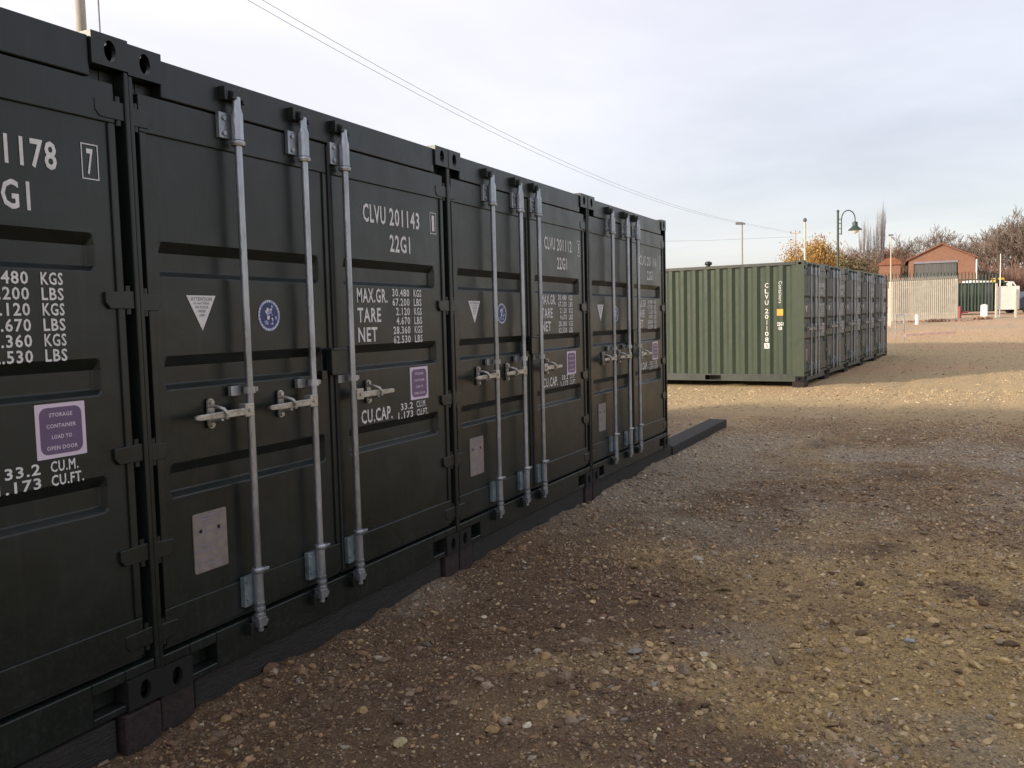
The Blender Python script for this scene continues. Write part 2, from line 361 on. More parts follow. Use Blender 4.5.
def scatter(name, n, xr, yr, size, base, variants, dens=None, flat=(0.45, 0.8), PAL=PAL, PW=PW):
    V0, F0 = base; x = rs.uniform(*xr, n); y = rs.uniform(*yr, n)
    if dens is not None:
        k = rs.uniform(0, 1, n) < dens(x, y); x, y = x[k], y[k]; n = len(x)
    s = size[0] * (size[1] / size[0]) ** (rs.uniform(0, 1, n) ** 2.2)
    an = rs.uniform(0, 6.283, n); ca, sa = np.cos(an), np.sin(an)
    ax = s * rs.uniform(0.8, 1.35, n); ay = s * rs.uniform(0.6, 1.0, n); az = s * rs.uniform(*flat, n)
    tilt = rs.uniform(-0.5, 0.5, (n, 2))
    z = hgt(x, y) + az * rs.uniform(-0.1, 0.45, n)
    vi = rs.randint(0, len(variants), n); VV = np.array(variants)[vi]
    px, py, pz = VV[:, :, 0] * ax[:, None], VV[:, :, 1] * ay[:, None], VV[:, :, 2] * az[:, None]
    pz = pz + px * tilt[:, :1] * 0.5 + py * tilt[:, 1:] * 0.5
    wx = px * ca[:, None] - py * sa[:, None] + x[:, None]; wy = px * sa[:, None] + py * ca[:, None] + y[:, None]; wz = pz + z[:, None]
    V = np.stack([wx, wy, wz], -1).reshape(-1, 3); L = V0.shape[0]
    F = (F0[None] + (np.arange(n) * L)[:, None, None]).reshape(-1, 3)
    me = bpy.data.meshes.new(name); np_mesh(me, V, F)
    ci = rs.choice(len(PAL), n, p=PW); tn = tone(x, y); dirty = rs.uniform(0.0, 0.85, (n, 1))
    c = PAL[ci] * rs.uniform(0.65, 1.15, (n, 1)); c = c * (1 - dirty) + tn * rs.uniform(0.65, 1.35, (n, 1)) * dirty; c = np.concatenate([c, np.ones((n, 1))], 1)
    c = np.repeat(c, L, axis=0)
    at = me.color_attributes.new('Col', 'FLOAT_COLOR', 'POINT'); at.data.foreach_set('color', c.astype(np.float32).ravel())
    me.polygons.foreach_set('use_smooth', np.zeros(len(F), bool))
    me.materials.append(STONE); o = bpy.data.objects.new(name, me); COL.objects.link(o)
    return tag(o, 'loose gravel and small stones spread over the trodden earth', 'gravel', kind='stuff')
va = rock_variants(IV2, 14, 0.07); vb = rock_variants(IV, 10, 0.08)
def d_near(x, y): return np.clip(0.66 + 1.3 * vnoise(x * 1.1, y * 1.1, 11) + 0.9 * vnoise(x * 4, y * 4, 12), 0.34, 1) * (x > 0.03)
def d_mid(x, y): return np.clip(0.7 + 1.2 * vnoise(x * 0.6, y * 0.6, 13), 0.35, 1) * (x > 0.03)
scatter('gravel', 32000, (-0.02, 5.6), (-1.9, 5.0), (0.006, 0.026), (IV2, IF2), va, d_near)
scatter('gravel', 170000, (-0.02, 5.6), (-1.9, 5.2), (0.003, 0.0125), (IV, IF), vb, d_near)
scatter('gravel', 95000, (0.0, 7.0), (4.6, 12.0), (0.005, 0.024), (IV, IF), vb, d_mid)
scatter('gravel', 36000, (-3.2, 9.0), (7.6, 17.0), (0.006, 0.030), (IV, IF), vb, lambda x, y: (0.6 + 0.9 * vnoise(x * 0.5, y * 0.5, 14)) * ((y > 8) | (x > 0.05)))
scatter('gravel', 14000, (1.2, 14.0), (16.0, 44.0), (0.010, 0.035), (IV, IF), vb)
CL = np.array([1.25, 1.23, 1.2]) * np.array([(0.13, 0.08, 0.05), (0.20, 0.13, 0.075), (0.30, 0.205, 0.10), (0.10, 0.06, 0.04), (0.24, 0.19, 0.14)]); CW = np.ones(5) / 5
def d_clod(x, y): return np.clip(0.35 + 1.9 * vnoise(x * 0.9, y * 0.9, 41) + 1.2 * np.exp(-(x / 0.35) ** 2), 0.05, 1) * (x > 0.0)
scatter('earth_clods', 11000, (0.0, 5.6), (-1.9, 6.5), (0.010, 0.042), (IV2, IF2), va, d_clod, (0.35, 0.7), CL, CW)
scatter('earth_clods', 60000, (0.0, 5.6), (-1.9, 6.5), (0.004, 0.014), (IV, IF), vb, d_clod, (0.4, 0.9), CL, CW)
def d_heap(x, y): return np.exp(-((x - 1.66) / 0.22) ** 2 - ((y - 1.48) / 0.22) ** 2)
scatter('gravel', 1500, (1.1, 2.2), (0.9, 2.1), (0.009, 0.026), (IV2, IF2), va, d_heap)

# bigger loose stones that can be told apart
def big_stone(x, y, s, col, label, k):
    v = rock_variants(IV2, 1, 0.09)[0] * np.array([s * 1.25, s * 0.9, s * 0.62])
    me = bpy.data.meshes.new('stone'); np_mesh(me, v, IF2)
    c = np.tile(np.array([*col, 1.0]), (len(v), 1)); at = me.color_attributes.new('Col', 'FLOAT_COLOR', 'POINT'); at.data.foreach_set('color', c.astype(np.float32).ravel())
    me.polygons.foreach_set('use_smooth', np.zeros(len(IF2), bool))
    me.materials.append(STONE); o = bpy.data.objects.new('stone', me); COL.objects.link(o)
    o.location = (x, y, gz(x, y) + s * 0.25); o.rotation_euler = (0.1, 0.1, k * 1.3)
    tag(o, label, 'stone', 'larger loose stones lying on the gravel')
for k, (x, y, s_, c_, lb_) in enumerate((
        (1.379, 3.221, 0.038, (0.44, 0.40, 0.33), 'pale stone lying alone in the middle of the near ground'),
        (2.246, 3.127, 0.034, (0.36, 0.28, 0.20), 'tan stone to the right of the lone pale one'),
        (0.662, 1.15, 0.020, (0.62, 0.58, 0.52), 'small whitish stone left of the stone cluster, nearest the containers'),
        (1.635, 1.554, 0.034, (0.46, 0.32, 0.18), 'ochre stone on the left of the stone cluster'),
        (1.871, 1.56, 0.030, (0.50, 0.42, 0.24), 'long yellowish stone on the right of the stone cluster'),
        (1.419, 1.331, 0.026, (0.50, 0.42, 0.27), 'flat cream stone just left of the stone cluster'),
        (0.936, 0.322, 0.030, (0.40, 0.34, 0.20), 'upright yellowish stone near the bottom edge'),
        (0.949, 0.959, 0.034, (0.30, 0.22, 0.16), 'brownish stone between the whitish stone and the bottom edge'),
        (1.477, 1.600, 0.034, (0.27, 0.24, 0.22), 'grey-brown stone at the back left of the stone cluster'),
        (1.76, 1.46, 0.040, (0.25, 0.19, 0.14), 'large brown stone at the centre of the stone cluster'),
        (2.694, 2.206, 0.026, (0.30, 0.32, 0.34), 'bluish grey stone at the right of the near ground'))):
    big_stone(x, y, s_, c_, lb_, k)

# ------------------------------------------------------------------ lettering
_tc = {}
def text_geo(s, off=0.0):
    k = (s, off)
    if k in _tc: return _tc[k]
    cu = bpy.data.curves.new('t', 'FONT'); cu.body = s; cu.offset = off; cu.resolution_u = 2; cu.space_character = 1.12
    ob = bpy.data.objects.new('t', cu); COL.objects.link(ob)
    dg = bpy.context.evaluated_depsgraph_get(); me = ob.evaluated_get(dg).to_mesh()
    V = np.array([v.co[:2] for v in me.vertices]); F = [tuple(p.vertices) for p in me.polygons]
    ob.evaluated_get(dg).to_mesh_clear(); bpy.data.objects.remove(ob); bpy.data.curves.remove(cu)
    lo, hi = V.min(0), V.max(0); V = (V - lo) / np.maximum(hi - lo, 1e-6)
    _tc[k] = (V, F); return _tc[k]
def put_text(mb, s, x, y0, y1, z0, z1, mt, off=0.02):
    V, F = text_geo(s, off)
    mb.add([(x, y0 + (y1 - y0) * a, z0 + (z1 - z0) * b) for a, b in V], F, mt)
def disc(mb, x, cy, cz, r, mt, n=28, r0=0):
    if r0:
        vs = []
        for k in range(n):
            t = 6.28318 * k / n; vs += [(x, cy + r0 * math.cos(t), cz + r0 * math.sin(t)), (x, cy + r * math.cos(t), cz + r * math.sin(t))]
        mb.add(vs, [(2 * k, 2 * k + 1, (2 * k + 3) % (2 * n), (2 * k + 2) % (2 * n)) for k in range(n)], mt)
    else:
        mb.add([(x, cy + r * math.cos(6.28318 * k / n), cz + r * math.sin(6.28318 * k / n)) for k in range(n)], [tuple(range(n))], mt)
def rrect(y0, y1, z0, z1, r, n=5):
    P = []
    for cx, cy, a in ((y1 - r, z1 - r, 0), (y0 + r, z1 - r, 1), (y0 + r, z0 + r, 2), (y1 - r, z0 + r, 3)):
        for k in range(n + 1):
            t = (a + k / n) * math.pi / 2; P.append((cx + r * math.cos(t), cy + r * math.sin(t)))
    return P

# ------------------------------------------------------------------ shipping container
W, H, L = 2.438, 2.591, 6.058
def casting(mb, x0, x1, y0, y1, z0, z1, open_left, top):
    """hollow corner casting with oval apertures in the end, side and top/bottom faces"""
    t = 0.022
    def ring(o, u, v, hu, hv, ru, rv, nrm):
        o, u, v, nrm = map(Vector, (o, u, v, nrm)); ca = math.atan2(hv, hu)
        angs = []
        for q4 in range(4):
            b0 = [-ca, ca, math.pi - ca, math.pi + ca][q4]; b1 = [ca, math.pi - ca, math.pi + ca, 2 * math.pi - ca][q4]
            angs += [b0 + (b1 - b0) * k / 5 for k in range(5)]
        n = len(angs); vs = []
        for a in angs:
            c, s_ = math.cos(a), math.sin(a); k = min(hu / abs(c) if abs(c) > 1e-6 else 9, hv / abs(s_) if abs(s_) > 1e-6 else 9)
            vs.append(o + u * c * k + v * s_ * k)
        for a in angs: vs.append(o + u * ru * math.cos(a) + v * rv * math.sin(a))
        for a in angs: vs.append(o + u * ru * math.cos(a) + v * rv * math.sin(a) - nrm * t)
        fs = [(k, (k + 1) % n, n + (k + 1) % n, n + k) for k in range(n)] + [(n + k, n + (k + 1) % n, 2 * n + (k + 1) % n, 2 * n + k) for k in range(n)]
        mb.add(vs, fs)
    xm, ym, zm = (x0 + x1) / 2, (y0 + y1) / 2, (z0 + z1) / 2; hx, hy, hz = (x1 - x0) / 2, (y1 - y0) / 2, (z1 - z0) / 2
    ring((x1, ym, zm), (0, 1, 0), (0, 0, 1), hy, hz, 0.026, 0.040, (1, 0, 0))
    ys_ = y0 if open_left else y1; sgn = -1 if open_left else 1
    ring((xm, ys_, zm), (-sgn, 0, 0), (0, 0, 1), hx, hz, 0.040, 0.026, (0, sgn, 0))
    zt, sg = (z1, 1) if top else (z0, -1)
    ring((xm, ym, zt), (sg, 0, 0), (0, 1, 0), hx, hy, 0.062, 0.032, (0, 0, sg))
    yo = y1 if open_left else y0; zo = z0 if top else z1
    mb.add([(x0, y0, z0), (x0, y1, z0), (x0, y1, z1), (x0, y0, z1)], [(0, 1, 2, 3)])
    mb.add([(x0, yo, z0), (x1, yo, z0), (x1, yo, z1), (x0, yo, z1)], [(0, 1, 2, 3)])
    mb.add([(x0, y0, zo), (x1, y0, zo), (x1, y1, zo), (x0, y1, zo)], [(0, 1, 2, 3)])

def leaf_panel(mb, ya, yb, za, zb, x, depth, troughs, pa=0.05, pb=0.05):
    zsr = [(za, 0)]
    for zt, zb_ in troughs[::-1]:
        zsr += [(zb_, 0), (zb_ + 0.022, 1), (zt - 0.042, 1), (zt, 0)]
    zsr.append((zb, 0)); ysr = [(ya, 0), (ya + pa, 0), (ya + pa + 0.018, 1), (yb - pb - 0.018, 1), (yb - pb, 0), (yb, 0)]
    vs = [(x - depth * min(a, b), y, z) for z, a in zsr for y, b in ysr]; c = len(ysr)
    mb.add(vs, [(i * c + j, i * c + j + 1, (i + 1) * c + j + 1, (i + 1) * c + j) for i in range(len(zsr) - 1) for j in range(c - 1)])

def corr(mb, length, lo, hi, fn, flip=False):
    """vertical trapezoid corrugation run along `length` between heights lo, hi; fn(s, d, z) gives the point"""
    pts = [(0.0, 0)]; s = 0.06
    while s < length - 0.3:
        pts += [(s, 0), (s + 0.068, 1), (s + 0.138, 1), (s + 0.206, 0)]; s += 0.278
    pts.append((length, 0)); vs = [fn(a, d * 0.044, z) for a, d in pts for z in (lo, hi)]
    mb.add(vs, [(2 * i, 2 * i + 2, 2 * i + 3, 2 * i + 1) for i in range(len(pts) - 1)])

def lock_bar(door, y, sgn, P):
    """one galvanised locking bar with its keepers, handle and catch; sgn = side the handle points to"""
    X = 0.035; m_ = MB()
    m_.tube([(X, y, 0.36), (X, y, 2.32)], 0.0172, 16)
    m_.build('locking_bar', GALV, door)
    k = MB()                                                 # upper bearing, cam end and keeper
    k.tube([(X, y, 2.290), (X, y, 2.302), (X, y, 2.304), (X, y, 2.312)], [0.030, 0.033, 0.033, 0.027], 14)
    k.tube([(X, y, 2.315), (X, y, 2.43)], 0.027, 14); k.tube([(X, y, 2.43), (X, y, 2.455), (X, y, 2.50)], [0.026, 0.019, 0.019], 12)
    k.box(-0.011, 0.010, y - 0.082, y - 0.012, 2.318, 2.43); k.box(-0.010, 0.004, y - 0.0, y + 0.05, 2.33, 2.42)
    for q_ in (2.34, 2.405): k.tube([(0.008, y - 0.055, q_), (0.018, y - 0.055, q_)], 0.011, 6)
    k.build('cam_keeper', GALV, door, 0.002)
    h = MB(); h.prism([(y - 0.035, 2.488), (y + 0.03, 2.488), (y + 0.042, 2.505), (y + 0.02, 2.53), (y - 0.02, 2.53)], 0.004, 0.05, 'x')
    h.build('cam_end', P, door, 0.002)
    for a_ in (-0.060, 0.045):
        kp = MB(); kp.box(-0.012, 0.030, y + a_, y + a_ + 0.02, 2.482, 2.542); kp.build('keeper_lug', P, door, 0.002)
    l = MB()
    l.tube([(X, y, 0.372), (X, y, 0.376), (X, y, 0.392), (X, y, 0.396)], [0.024, 0.029, 0.029, 0.024], 14); l.box(X, X + 0.026, y, y + 0.048, 0.378, 0.392)
    l.tube([(X, y, 0.235), (X, y, 0.37)], 0.0225, 14)
    l.tube([(X, y, 0.235), (X, y, 0.20), (X, y, 0.165)], [0.026, 0.019, 0.019], 12)
    for zz in (0.20, 0.17): l.tube([(X, y, zz), (X, y, zz + 0.012)], 0.027, 12)
    l.build('cam_keeper', GALV, door, 0.002)
    bp_ = MB(); bp_.box(-0.011, 0.016, y - 0.068, y + 0.008, 0.225, 0.362); bp_.box(-0.009, 0.004, y, y + 0.05, 0.25, 0.35)
    for q_ in (0.26, 0.34): bp_.tube([(0.016, y - 0.052, q_), (0.022, y - 0.052, q_)], 0.008, 6)
    bp_.build('bearing_plate', BLUEZ, door, 0.002)
    e = MB(); e.prism([(y - 0.022, 0.12), (y + 0.022, 0.12), (y + 0.038, 0.142), (y + 0.02, 0.165), (y - 0.025, 0.165)], 0.006, 0.052, 'x')
    e.tube([(X, y, 0.10), (X, y, 0.12)], 0.014, 8)
    e.build('cam_end', GALV, door, 0.002)
    for a_ in (-0.060, 0.042):
        kp = MB(); kp.box(-0.006, 0.034, y + a_, y + a_ + 0.02, 0.095, 0.150); kp.build('keeper_lug', P, door, 0.002)
    b = MB(); b.tube([(X, y, 1.196), (X, y, 1.226)], 0.028, 14); b.box(-0.012, 0.008, y - 0.085, y - 0.022, 1.188, 1.232)
    b.box(0.0, 0.045, y + 0.022, y + 0.046, 1.20, 1.222)
    b.build('bar_bracket', GALV, door, 0.002)
    # handle: hub block, flat tapered lever, rounded grip
    s = sgn; hb = MB(); ya, yb = sorted((y + s * 0.002, y + s * 0.058)); hb.box(0.02, 0.062, ya, yb, 1.093, 1.153)
    hb.tube([(0.062, y + s * 0.03, 1.123), (0.069, y + s * 0.03, 1.123)], 0.010, 8)
    prof = [(0.055, 0.016), (0.17, 0.016), (0.21, 0.014), (0.33, 0.012), (0.345, 0.007)]
    vs = []; 
    for dd, hh in prof:
        xx = 0.052 + 0.03 * max(0, dd - 0.15)
        vs += [(xx - 0.008, y + s * dd, 1.118 - hh), (xx + 0.008, y + s * dd, 1.118 - hh), (xx + 0.008, y + s * dd, 1.118 + hh), (xx - 0.008, y + s * dd, 1.118 + hh)]
    fs = [(0, 3, 2, 1)]
    for i in range(len(prof) - 1):
        for j in range(4): fs.append((4 * i + j, 4 * i + (j + 1) % 4, 4 * i + 4 + (j + 1) % 4, 4 * i + 4 + j))
    fs.append((16, 17, 18, 19)); hb.add(vs, fs)
    hb.build('door_handle', ZINC, door, 0.003)
    c = MB(); cy = y + s * 0.195
    c.prism(rrect(cy - 0.018, cy + 0.018, 1.058, 1.188, 0.017), -0.013, -0.004, 'x')
    for zz in (1.074, 1.172): c.tube([(-0.004, cy, zz), (0.006, cy, zz)], 0.011, 10)
    # forked hook closing on the lever
    c.tube([(-0.004, cy, 1.156), (0.035, cy, 1.152), (0.060, cy + 0.008, 1.143), (0.068, cy + 0.020, 1.123), (0.064, cy + 0.022, 1.10)], 0.0085, 8)
    c.tube([(-0.004, cy, 1.092), (0.045, cy, 1.094), (0.058, cy, 1.100)], 0.009, 8)
    c.build('handle_catch', ZINC, door)

def make_container(serial, check, PAINT, SIDE, dm=0.0, jit=0):
    jr = random.Random(jit)
    js = [jr.uniform(-0.007, 0.007) for _ in range(8)] if jit else [0] * 8
    root = empty('shipping_container', (0, 0, 0))
    f = MB()
    for s in (0, 1):
        def yb(a, b): return (a, b) if s == 0 else (W - b, W - a)
        f.box(-0.060, 0.0, *yb(0.0, 0.020), 0.1182, 2.4738); f.box(-0.115, -0.0602, *yb(0.0, 0.082), 0.1182, 2.4738)
        f.box(-L + 0.002, -L + 0.12, *yb(0.0, 0.10), 0.1182, 2.4738)
        f.box(-L + 0.18, -0.18, *yb(0.0, 0.060), 2.505, 2.573)                       # top side rail
        f.box(-0.18, -0.1152, *yb(0.004, 0.055), 0.1182, 2.4738); f.box(-L + 0.1202, -L + 0.18, *yb(0.004, 0.055), 0.1182, 2.4738)
        segs = [(-L + 0.18, -4.24), (-3.88, -2.18), (-1.82, -0.18)]
        for a, b in segs: f.box(a, b, *yb(0.002, 0.05), 0.0, 0.160)                   # bottom side rail, two fork pockets
        for a, b in ((-4.24, -3.88), (-2.18, -1.82)):
            f.box(a, b, *yb(0.003, 0.05), 0.125, 0.159); f.box(a, b, *yb(0.004, 0.05), 0.0, 0.022)
            f.add([(a, yb(0.30, 0.31)[s], 0.0), (b, yb(0.30, 0.31)[s], 0.0), (b, yb(0.30, 0.31)[s], 0.15), (a, yb(0.30, 0.31)[s], 0.15)], [(0, 1, 2, 3)])
    f.box(-0.10, -0.008, 0.1640, W - 0.1640, 2.424, 2.573)                             # header
    f.box(-0.10, -0.0605, 0.0825, 0.163, 2.424, 2.473); f.box(-0.10, -0.0605, W - 0.163, W - 0.0825, 2.424, 2.473)
    f.box(-0.10, -0.005, 0.312, W - 0.312, 0.0, 0.165)                                 # sill with a notch beside each casting
    for a, b in ((0.164, 0.3115), (W - 0.3115, W - 0.164)):
        f.box(-0.10, -0.0055, a, b, 0.118, 0.1645); f.box(-0.10, -0.0055, a, b, 0.0, 0.030); f.box(-0.10, -0.07, a, b, 0.0305, 0.1175)
    f.box(-0.10, -0.0058, 0.022, 0.163, 0.1205, 0.1640); f.box(-0.10, -0.0058, W - 0.163, W - 0.022, 0.1205, 0.1640)
    f.box(-L + 0.002, -L + 0.10, 0.17, W - 0.17, 0.0, 0.16); f.box(-L + 0.002, -L + 0.10, 0.17, W - 0.17, 2.49, 2.573)
    f.build('frame', PAINT, root, 0.005)
    for xa, xb in ((-0.174, 0.004), (-L, -L + 0.178)):
        for ya, yb_, ol in ((-0.001, 0.161, True), (W - 0.161, W + 0.001, False)):
            for za, zb, tp in ((0.0, 0.118, False), (2.474, 2.592, True)):
                c = MB()
                if xb > 0: casting(c, xa, xb, ya, yb_, za, zb, ol, tp)
                else: c.box(xa, xb, ya, yb_, za, zb)
                if xb > 0 or True:
                    c.box(xa + 0.026, xb - 0.05, ya + 0.04, yb_ - 0.04, za + 0.03, zb - 0.03, VOID) if xb > 0 and not tp else None
                o = c.build('corner_casting', SIDE if (SIDE is not PAINT and ol) else PAINT, root)
    for s in (0, 1):
        p = MB(); yy = (lambda d: 0.008 + d) if s == 0 else (lambda d: W - 0.008 - d)
        corr(p, L - 0.36, 0.1605, 2.5045, lambda a, d, z: (-0.18 - a, yy(d), z))
        if SIDE is not PAINT:
            ya_, yb2 = (-0.002, 0.0005) if s == 0 else (W - 0.0005, W + 0.002)
            p.box(-0.24, -0.0005, ya_, yb2, 0.1186, 2.4734)
        p.build('side_panel', SIDE, root)
    p = MB(); corr(p, W - 0.2, 0.1605, 2.4895, lambda a, d, z: (-L + 0.02 + d, 0.10 + a, z)); p.build('end_panel', SIDE, root)
    p = MB(); p.box(-L + 0.1, -0.1, 0.061, W - 0.061, 2.545, 2.556)
    x = -0.35
    while x > -L + 0.4: p.box(x - 0.12, x, 0.2, W - 0.2, 2.5562, 2.570); x -= 0.21
    p.build('roof', SIDE, root)
    p = MB(); p.box(-L + 0.1, -0.101, 0.061, W - 0.061, 0.13, 0.158); p.build('floor', RUBBER, root)
    TR = [(1.845, 1.705), (1.378, 1.240), (0.932, 0.792)]
    for s, (ya, yb_) in enumerate(((0.050, 1.212), (1.226, W - 0.062))):
        d = MB(); XF = -0.012
        d.box(-0.055, XF, ya, yb_, 2.270, 2.418); d.box(-0.055, XF, ya, yb_, 0.192, 0.345)
        d.box(-0.055, XF, ya, ya + 0.032, 0.3455, 2.2695); d.box(-0.055, XF, yb_ - 0.032, yb_, 0.3455, 2.2695)
        leaf_panel(d, ya + 0.0322, yb_ - 0.0322, 0.3455, 2.2695, XF - 0.010, 0.030, TR, *((0.038, 0.05) if s == 0 else (0.075, 0.085)))
        door = d.build('door', PAINT, root, 0.004)
        g = MB(); 
        if s == 0: g.prism([(-0.035, 1.2125), (-0.005, 1.2125), (0.001, 1.219), (-0.004, 1.2255), (-0.035, 1.2255)], 0.20, 2.41, 'z')
        if g.v: g.build('gasket', RUBBER, door)
        g = MB(); g.box(-0.054, -0.035, ya, yb_, 2.4185, 2.4235); g.build('door_seal', RUBBER, door)
        g = MB(); g.box(-0.054, -0.030, ya, yb_, 0.176, 0.1915); g.build('door_seal', RUBBER, door)
        # hinge lugs, five a side
        hy = [(0.021, 0.110)] if s == 0 else [(W - 0.150, W - 0.021)]
        for zz in (2.32, 1.60, 1.00, 0.60, 0.26)[:5]:
            h = MB(); a, b = hy[0]
            if s == 0: pr = [(a, zz - 0.035), (b - 0.02, zz - 0.035), (b, zz - 0.012), (b, zz + 0.03), (a, zz + 0.035)]
            else: pr = [(a, zz - 0.012), (a + 0.02, zz - 0.035), (b, zz - 0.035), (b, zz + 0.035), (a, zz + 0.03)]
            h.prism(pr, -0.030, -0.008, 'x'); py = 0.037 if s == 0 else W - 0.042
            h.tube([(-0.022, py, zz - 0.055), (-0.022, py, zz + 0.055)], 0.013, 10)
            h.build('hinge', PAINT, door, 0.003)
        if s == 0:
            lb = MB(); lb.box(-0.0115, 0.012, 1.085, 1.128, 1.215, 1.262)
            lb.build('lock_lug', PAINT, door, 0.003)
            for y in (0.540, 0.985): lock_bar(door, y, -1, PAINT)
            dp = MB(); dp.prism(rrect(0.222, 0.414, 0.442, 0.700, 0.008), -0.0215, -0.0165, 'x', PLATE)
            for k_, zz in enumerate((0.682, 0.668, 0.640, 0.610, 0.560, 0.53, 0.495, 0.47)):
                dp.add([(-0.0155, 0.24 + 0.01 * (k_ % 2), zz), (-0.0155, 0.395 - 0.02 * (k_ % 3), zz), (-0.0155, 0.395 - 0.02 * (k_ % 3), zz + 0.006), (-0.0155, 0.24 + 0.01 * (k_ % 2), zz + 0.006)], [(0, 1, 2, 3)], GREYT)
            for yy_ in (0.262, 0.365): disc(dp, -0.0150, yy_, 0.622, 0.009, VOID, 10)
            o_ = dp.build('data_plate', PLATE, door); o_.location = (0, js[3], js[4])
            tr = MB(); tr.prism([(0.252, 1.632), (0.334, 1.482), (0.416, 1.632)], -0.0215, -0.019, 'x', WHITE)
            put_text(tr, 'ATTENTION', -0.0183, 0.275, 0.393, 1.609, 1.625, GREYT)
            put_text(tr, 'DO NOT STAND', -0.0183, 0.289, 0.379, 1.594, 1.603, GREYT, 0.02); put_text(tr, 'OR STACK', -0.0183, 0.296, 0.372, 1.577, 1.588, GREYT, 0.02)
            put_text(tr, 'UNDER', -0.0183, 0.312, 0.356, 1.560, 1.570, GREYT, 0.02); put_text(tr, 'LOAD', -0.0183, 0.320, 0.348, 1.543, 1.553, GREYT, 0.02)
            o_ = tr.build('warning_triangle', WHITE, door); o_.location = (0, js[5], js[6])
            lg = MB(); cy, cz = 0.750, 1.545
            disc(lg, -0.0195, cy, cz, 0.074, SKYB); disc(lg, -0.0189, cy, cz, 0.061, NAVY)
            for k_ in range(26):
                if k_ % 5 == 0: continue
                t_ = 6.283 * k_ / 26; yy_, zz = cy + 0.0675 * math.cos(t_), cz + 0.0675 * math.sin(t_)
                disc(lg, -0.0188, yy_, zz, 0.0050, WHITE, 6)
            rr_ = random.Random(4)
            for k_ in range(34):
                a, b = rr_.gauss(0, .024), rr_.gauss(0, .024)
                if a * a + b * b > .052 ** 2: continue
                q0 = rr_.uniform(0, 6); r_b = rr_.uniform(.004, .012)
                lg.add([(-0.0184 + 0.00004 * k_, cy + a + r_b * rr_.uniform(.5, 1.2) * math.cos(q0 + t_), cz + b + r_b * rr_.uniform(.5, 1.3) * math.sin(q0 + t_)) for t_ in (0, 1.1, 2.3, 3.4, 4.9)], [(0, 1, 2, 3, 4)], (SKYB, NAVY, WHITE, SKYB)[k_ % 4])
            o_ = lg.build('round_emblem', WHITE, door); o_.location = (0, js[7], js[5])
        else:
            lk = MB(); lk.prism(rrect(1.145, 1.285, 1.235, 1.375, 0.012), -0.0115, 0.030, 'x'); lk.box(0.0302, 0.038, 1.155, 1.275, 1.362, 1.372)
            lk.build('lock_box', PAINT, door, 0.003)
            lock_bar(door, 1.307, 1, PAINT)
            X0 = -0.0195
            def word(name, *items):
                tx = MB()
                for s_, y0, y1, z0, z1 in items: put_text(tx, s_, X0, y0 + dm, y1 + dm, z0 + js[0], z1 + js[0], WHITE)
                tx.build(name, WHITE, door)
            word('serial_lettering', ('CLVU', 1.527, 1.745, 2.056, 2.158), (serial, 1.782, 2.103, 2.056, 2.158))
            word('size_code_lettering', ('22G1', 1.778, 1.992, 1.905, 2.006))
            tx = MB(); put_text(tx, check, X0, 2.248, 2.276, 2.062, 2.158, WHITE)
            for (a, b, c_, d_) in ((2.226, 2.230, 2.045, 2.176), (2.294, 2.298, 2.045, 2.176), (2.230, 2.294, 2.045, 2.049), (2.230, 2.294, 2.172, 2.176)):
                tx.add([(X0, a, c_), (X0, b, c_), (X0, b, d_), (X0, a, d_)], [(0, 1, 2, 3)], WHITE)
            tx.build('check_digit', WHITE, door)
            for i_, (s_, ye) in enumerate((('MAX.GR.', 1.735), ('TARE', 1.665), ('NET', 1.625))):
                word('weight_heading', (s_, 1.445, ye, 1.612 - i_ * 0.108, 1.692 - i_ * 0.108))
            its = []
            for i_, (n_, u_) in enumerate((('30.480', 'KGS'), ('67.200', 'LBS'), ('2.120', 'KGS'), ('4.670', 'LBS'), ('28.360', 'KGS'), ('62.530', 'LBS'))):
                z_ = 1.650 - i_ * 0.0545; its += [(n_, 1.785 + (0.035 if len(n_) < 6 else 0), 1.965, z_, z_ + 0.045), (u_, 2.012, 2.098, z_, z_ + 0.045)]
            word('weight_figures', *its[::2]); word('weight_units', *its[1::2])
            word('capacity_heading', ('CU.CAP.', 1.445, 1.745, 0.945, 1.022))
            word('capacity_figures', ('33.2', 1.835, 1.965, 0.982, 1.022), ('1.173', 1.805, 1.965, 0.932, 0.972)); word('capacity_units', ('CU.M.', 2.005, 2.115, 0.982, 1.022), ('CU.FT.', 2.005, 2.135, 0.932, 0.972))
            st = MB(); st.prism(rrect(1.946, 2.144, 1.032, 1.228, 0.004), -0.0215, -0.0195, 'x', PINKW)
            st.add([(-0.0190, a, b) for a, b in rrect(1.961, 2.129, 1.046, 1.214, 0.028)], [tuple(range(24))], PURP)
            for i_, (s_, w_) in enumerate((('STORAGE', 0.092), ('CONTAINER', 0.118), ('LOAD TO', 0.08), ('OPEN DOOR', 0.122))):
                z_ = 1.180 - i_ * 0.0395; put_text(st, s_, -0.0184, 2.045 - w_ / 2, 2.045 + w_ / 2, z_, z_ + 0.0145, PINKW, 0.02)
            o_ = st.build('purple_sticker', PURP, door); o_.location = (0, dm * 1.5 + js[1], js[2])
    return root

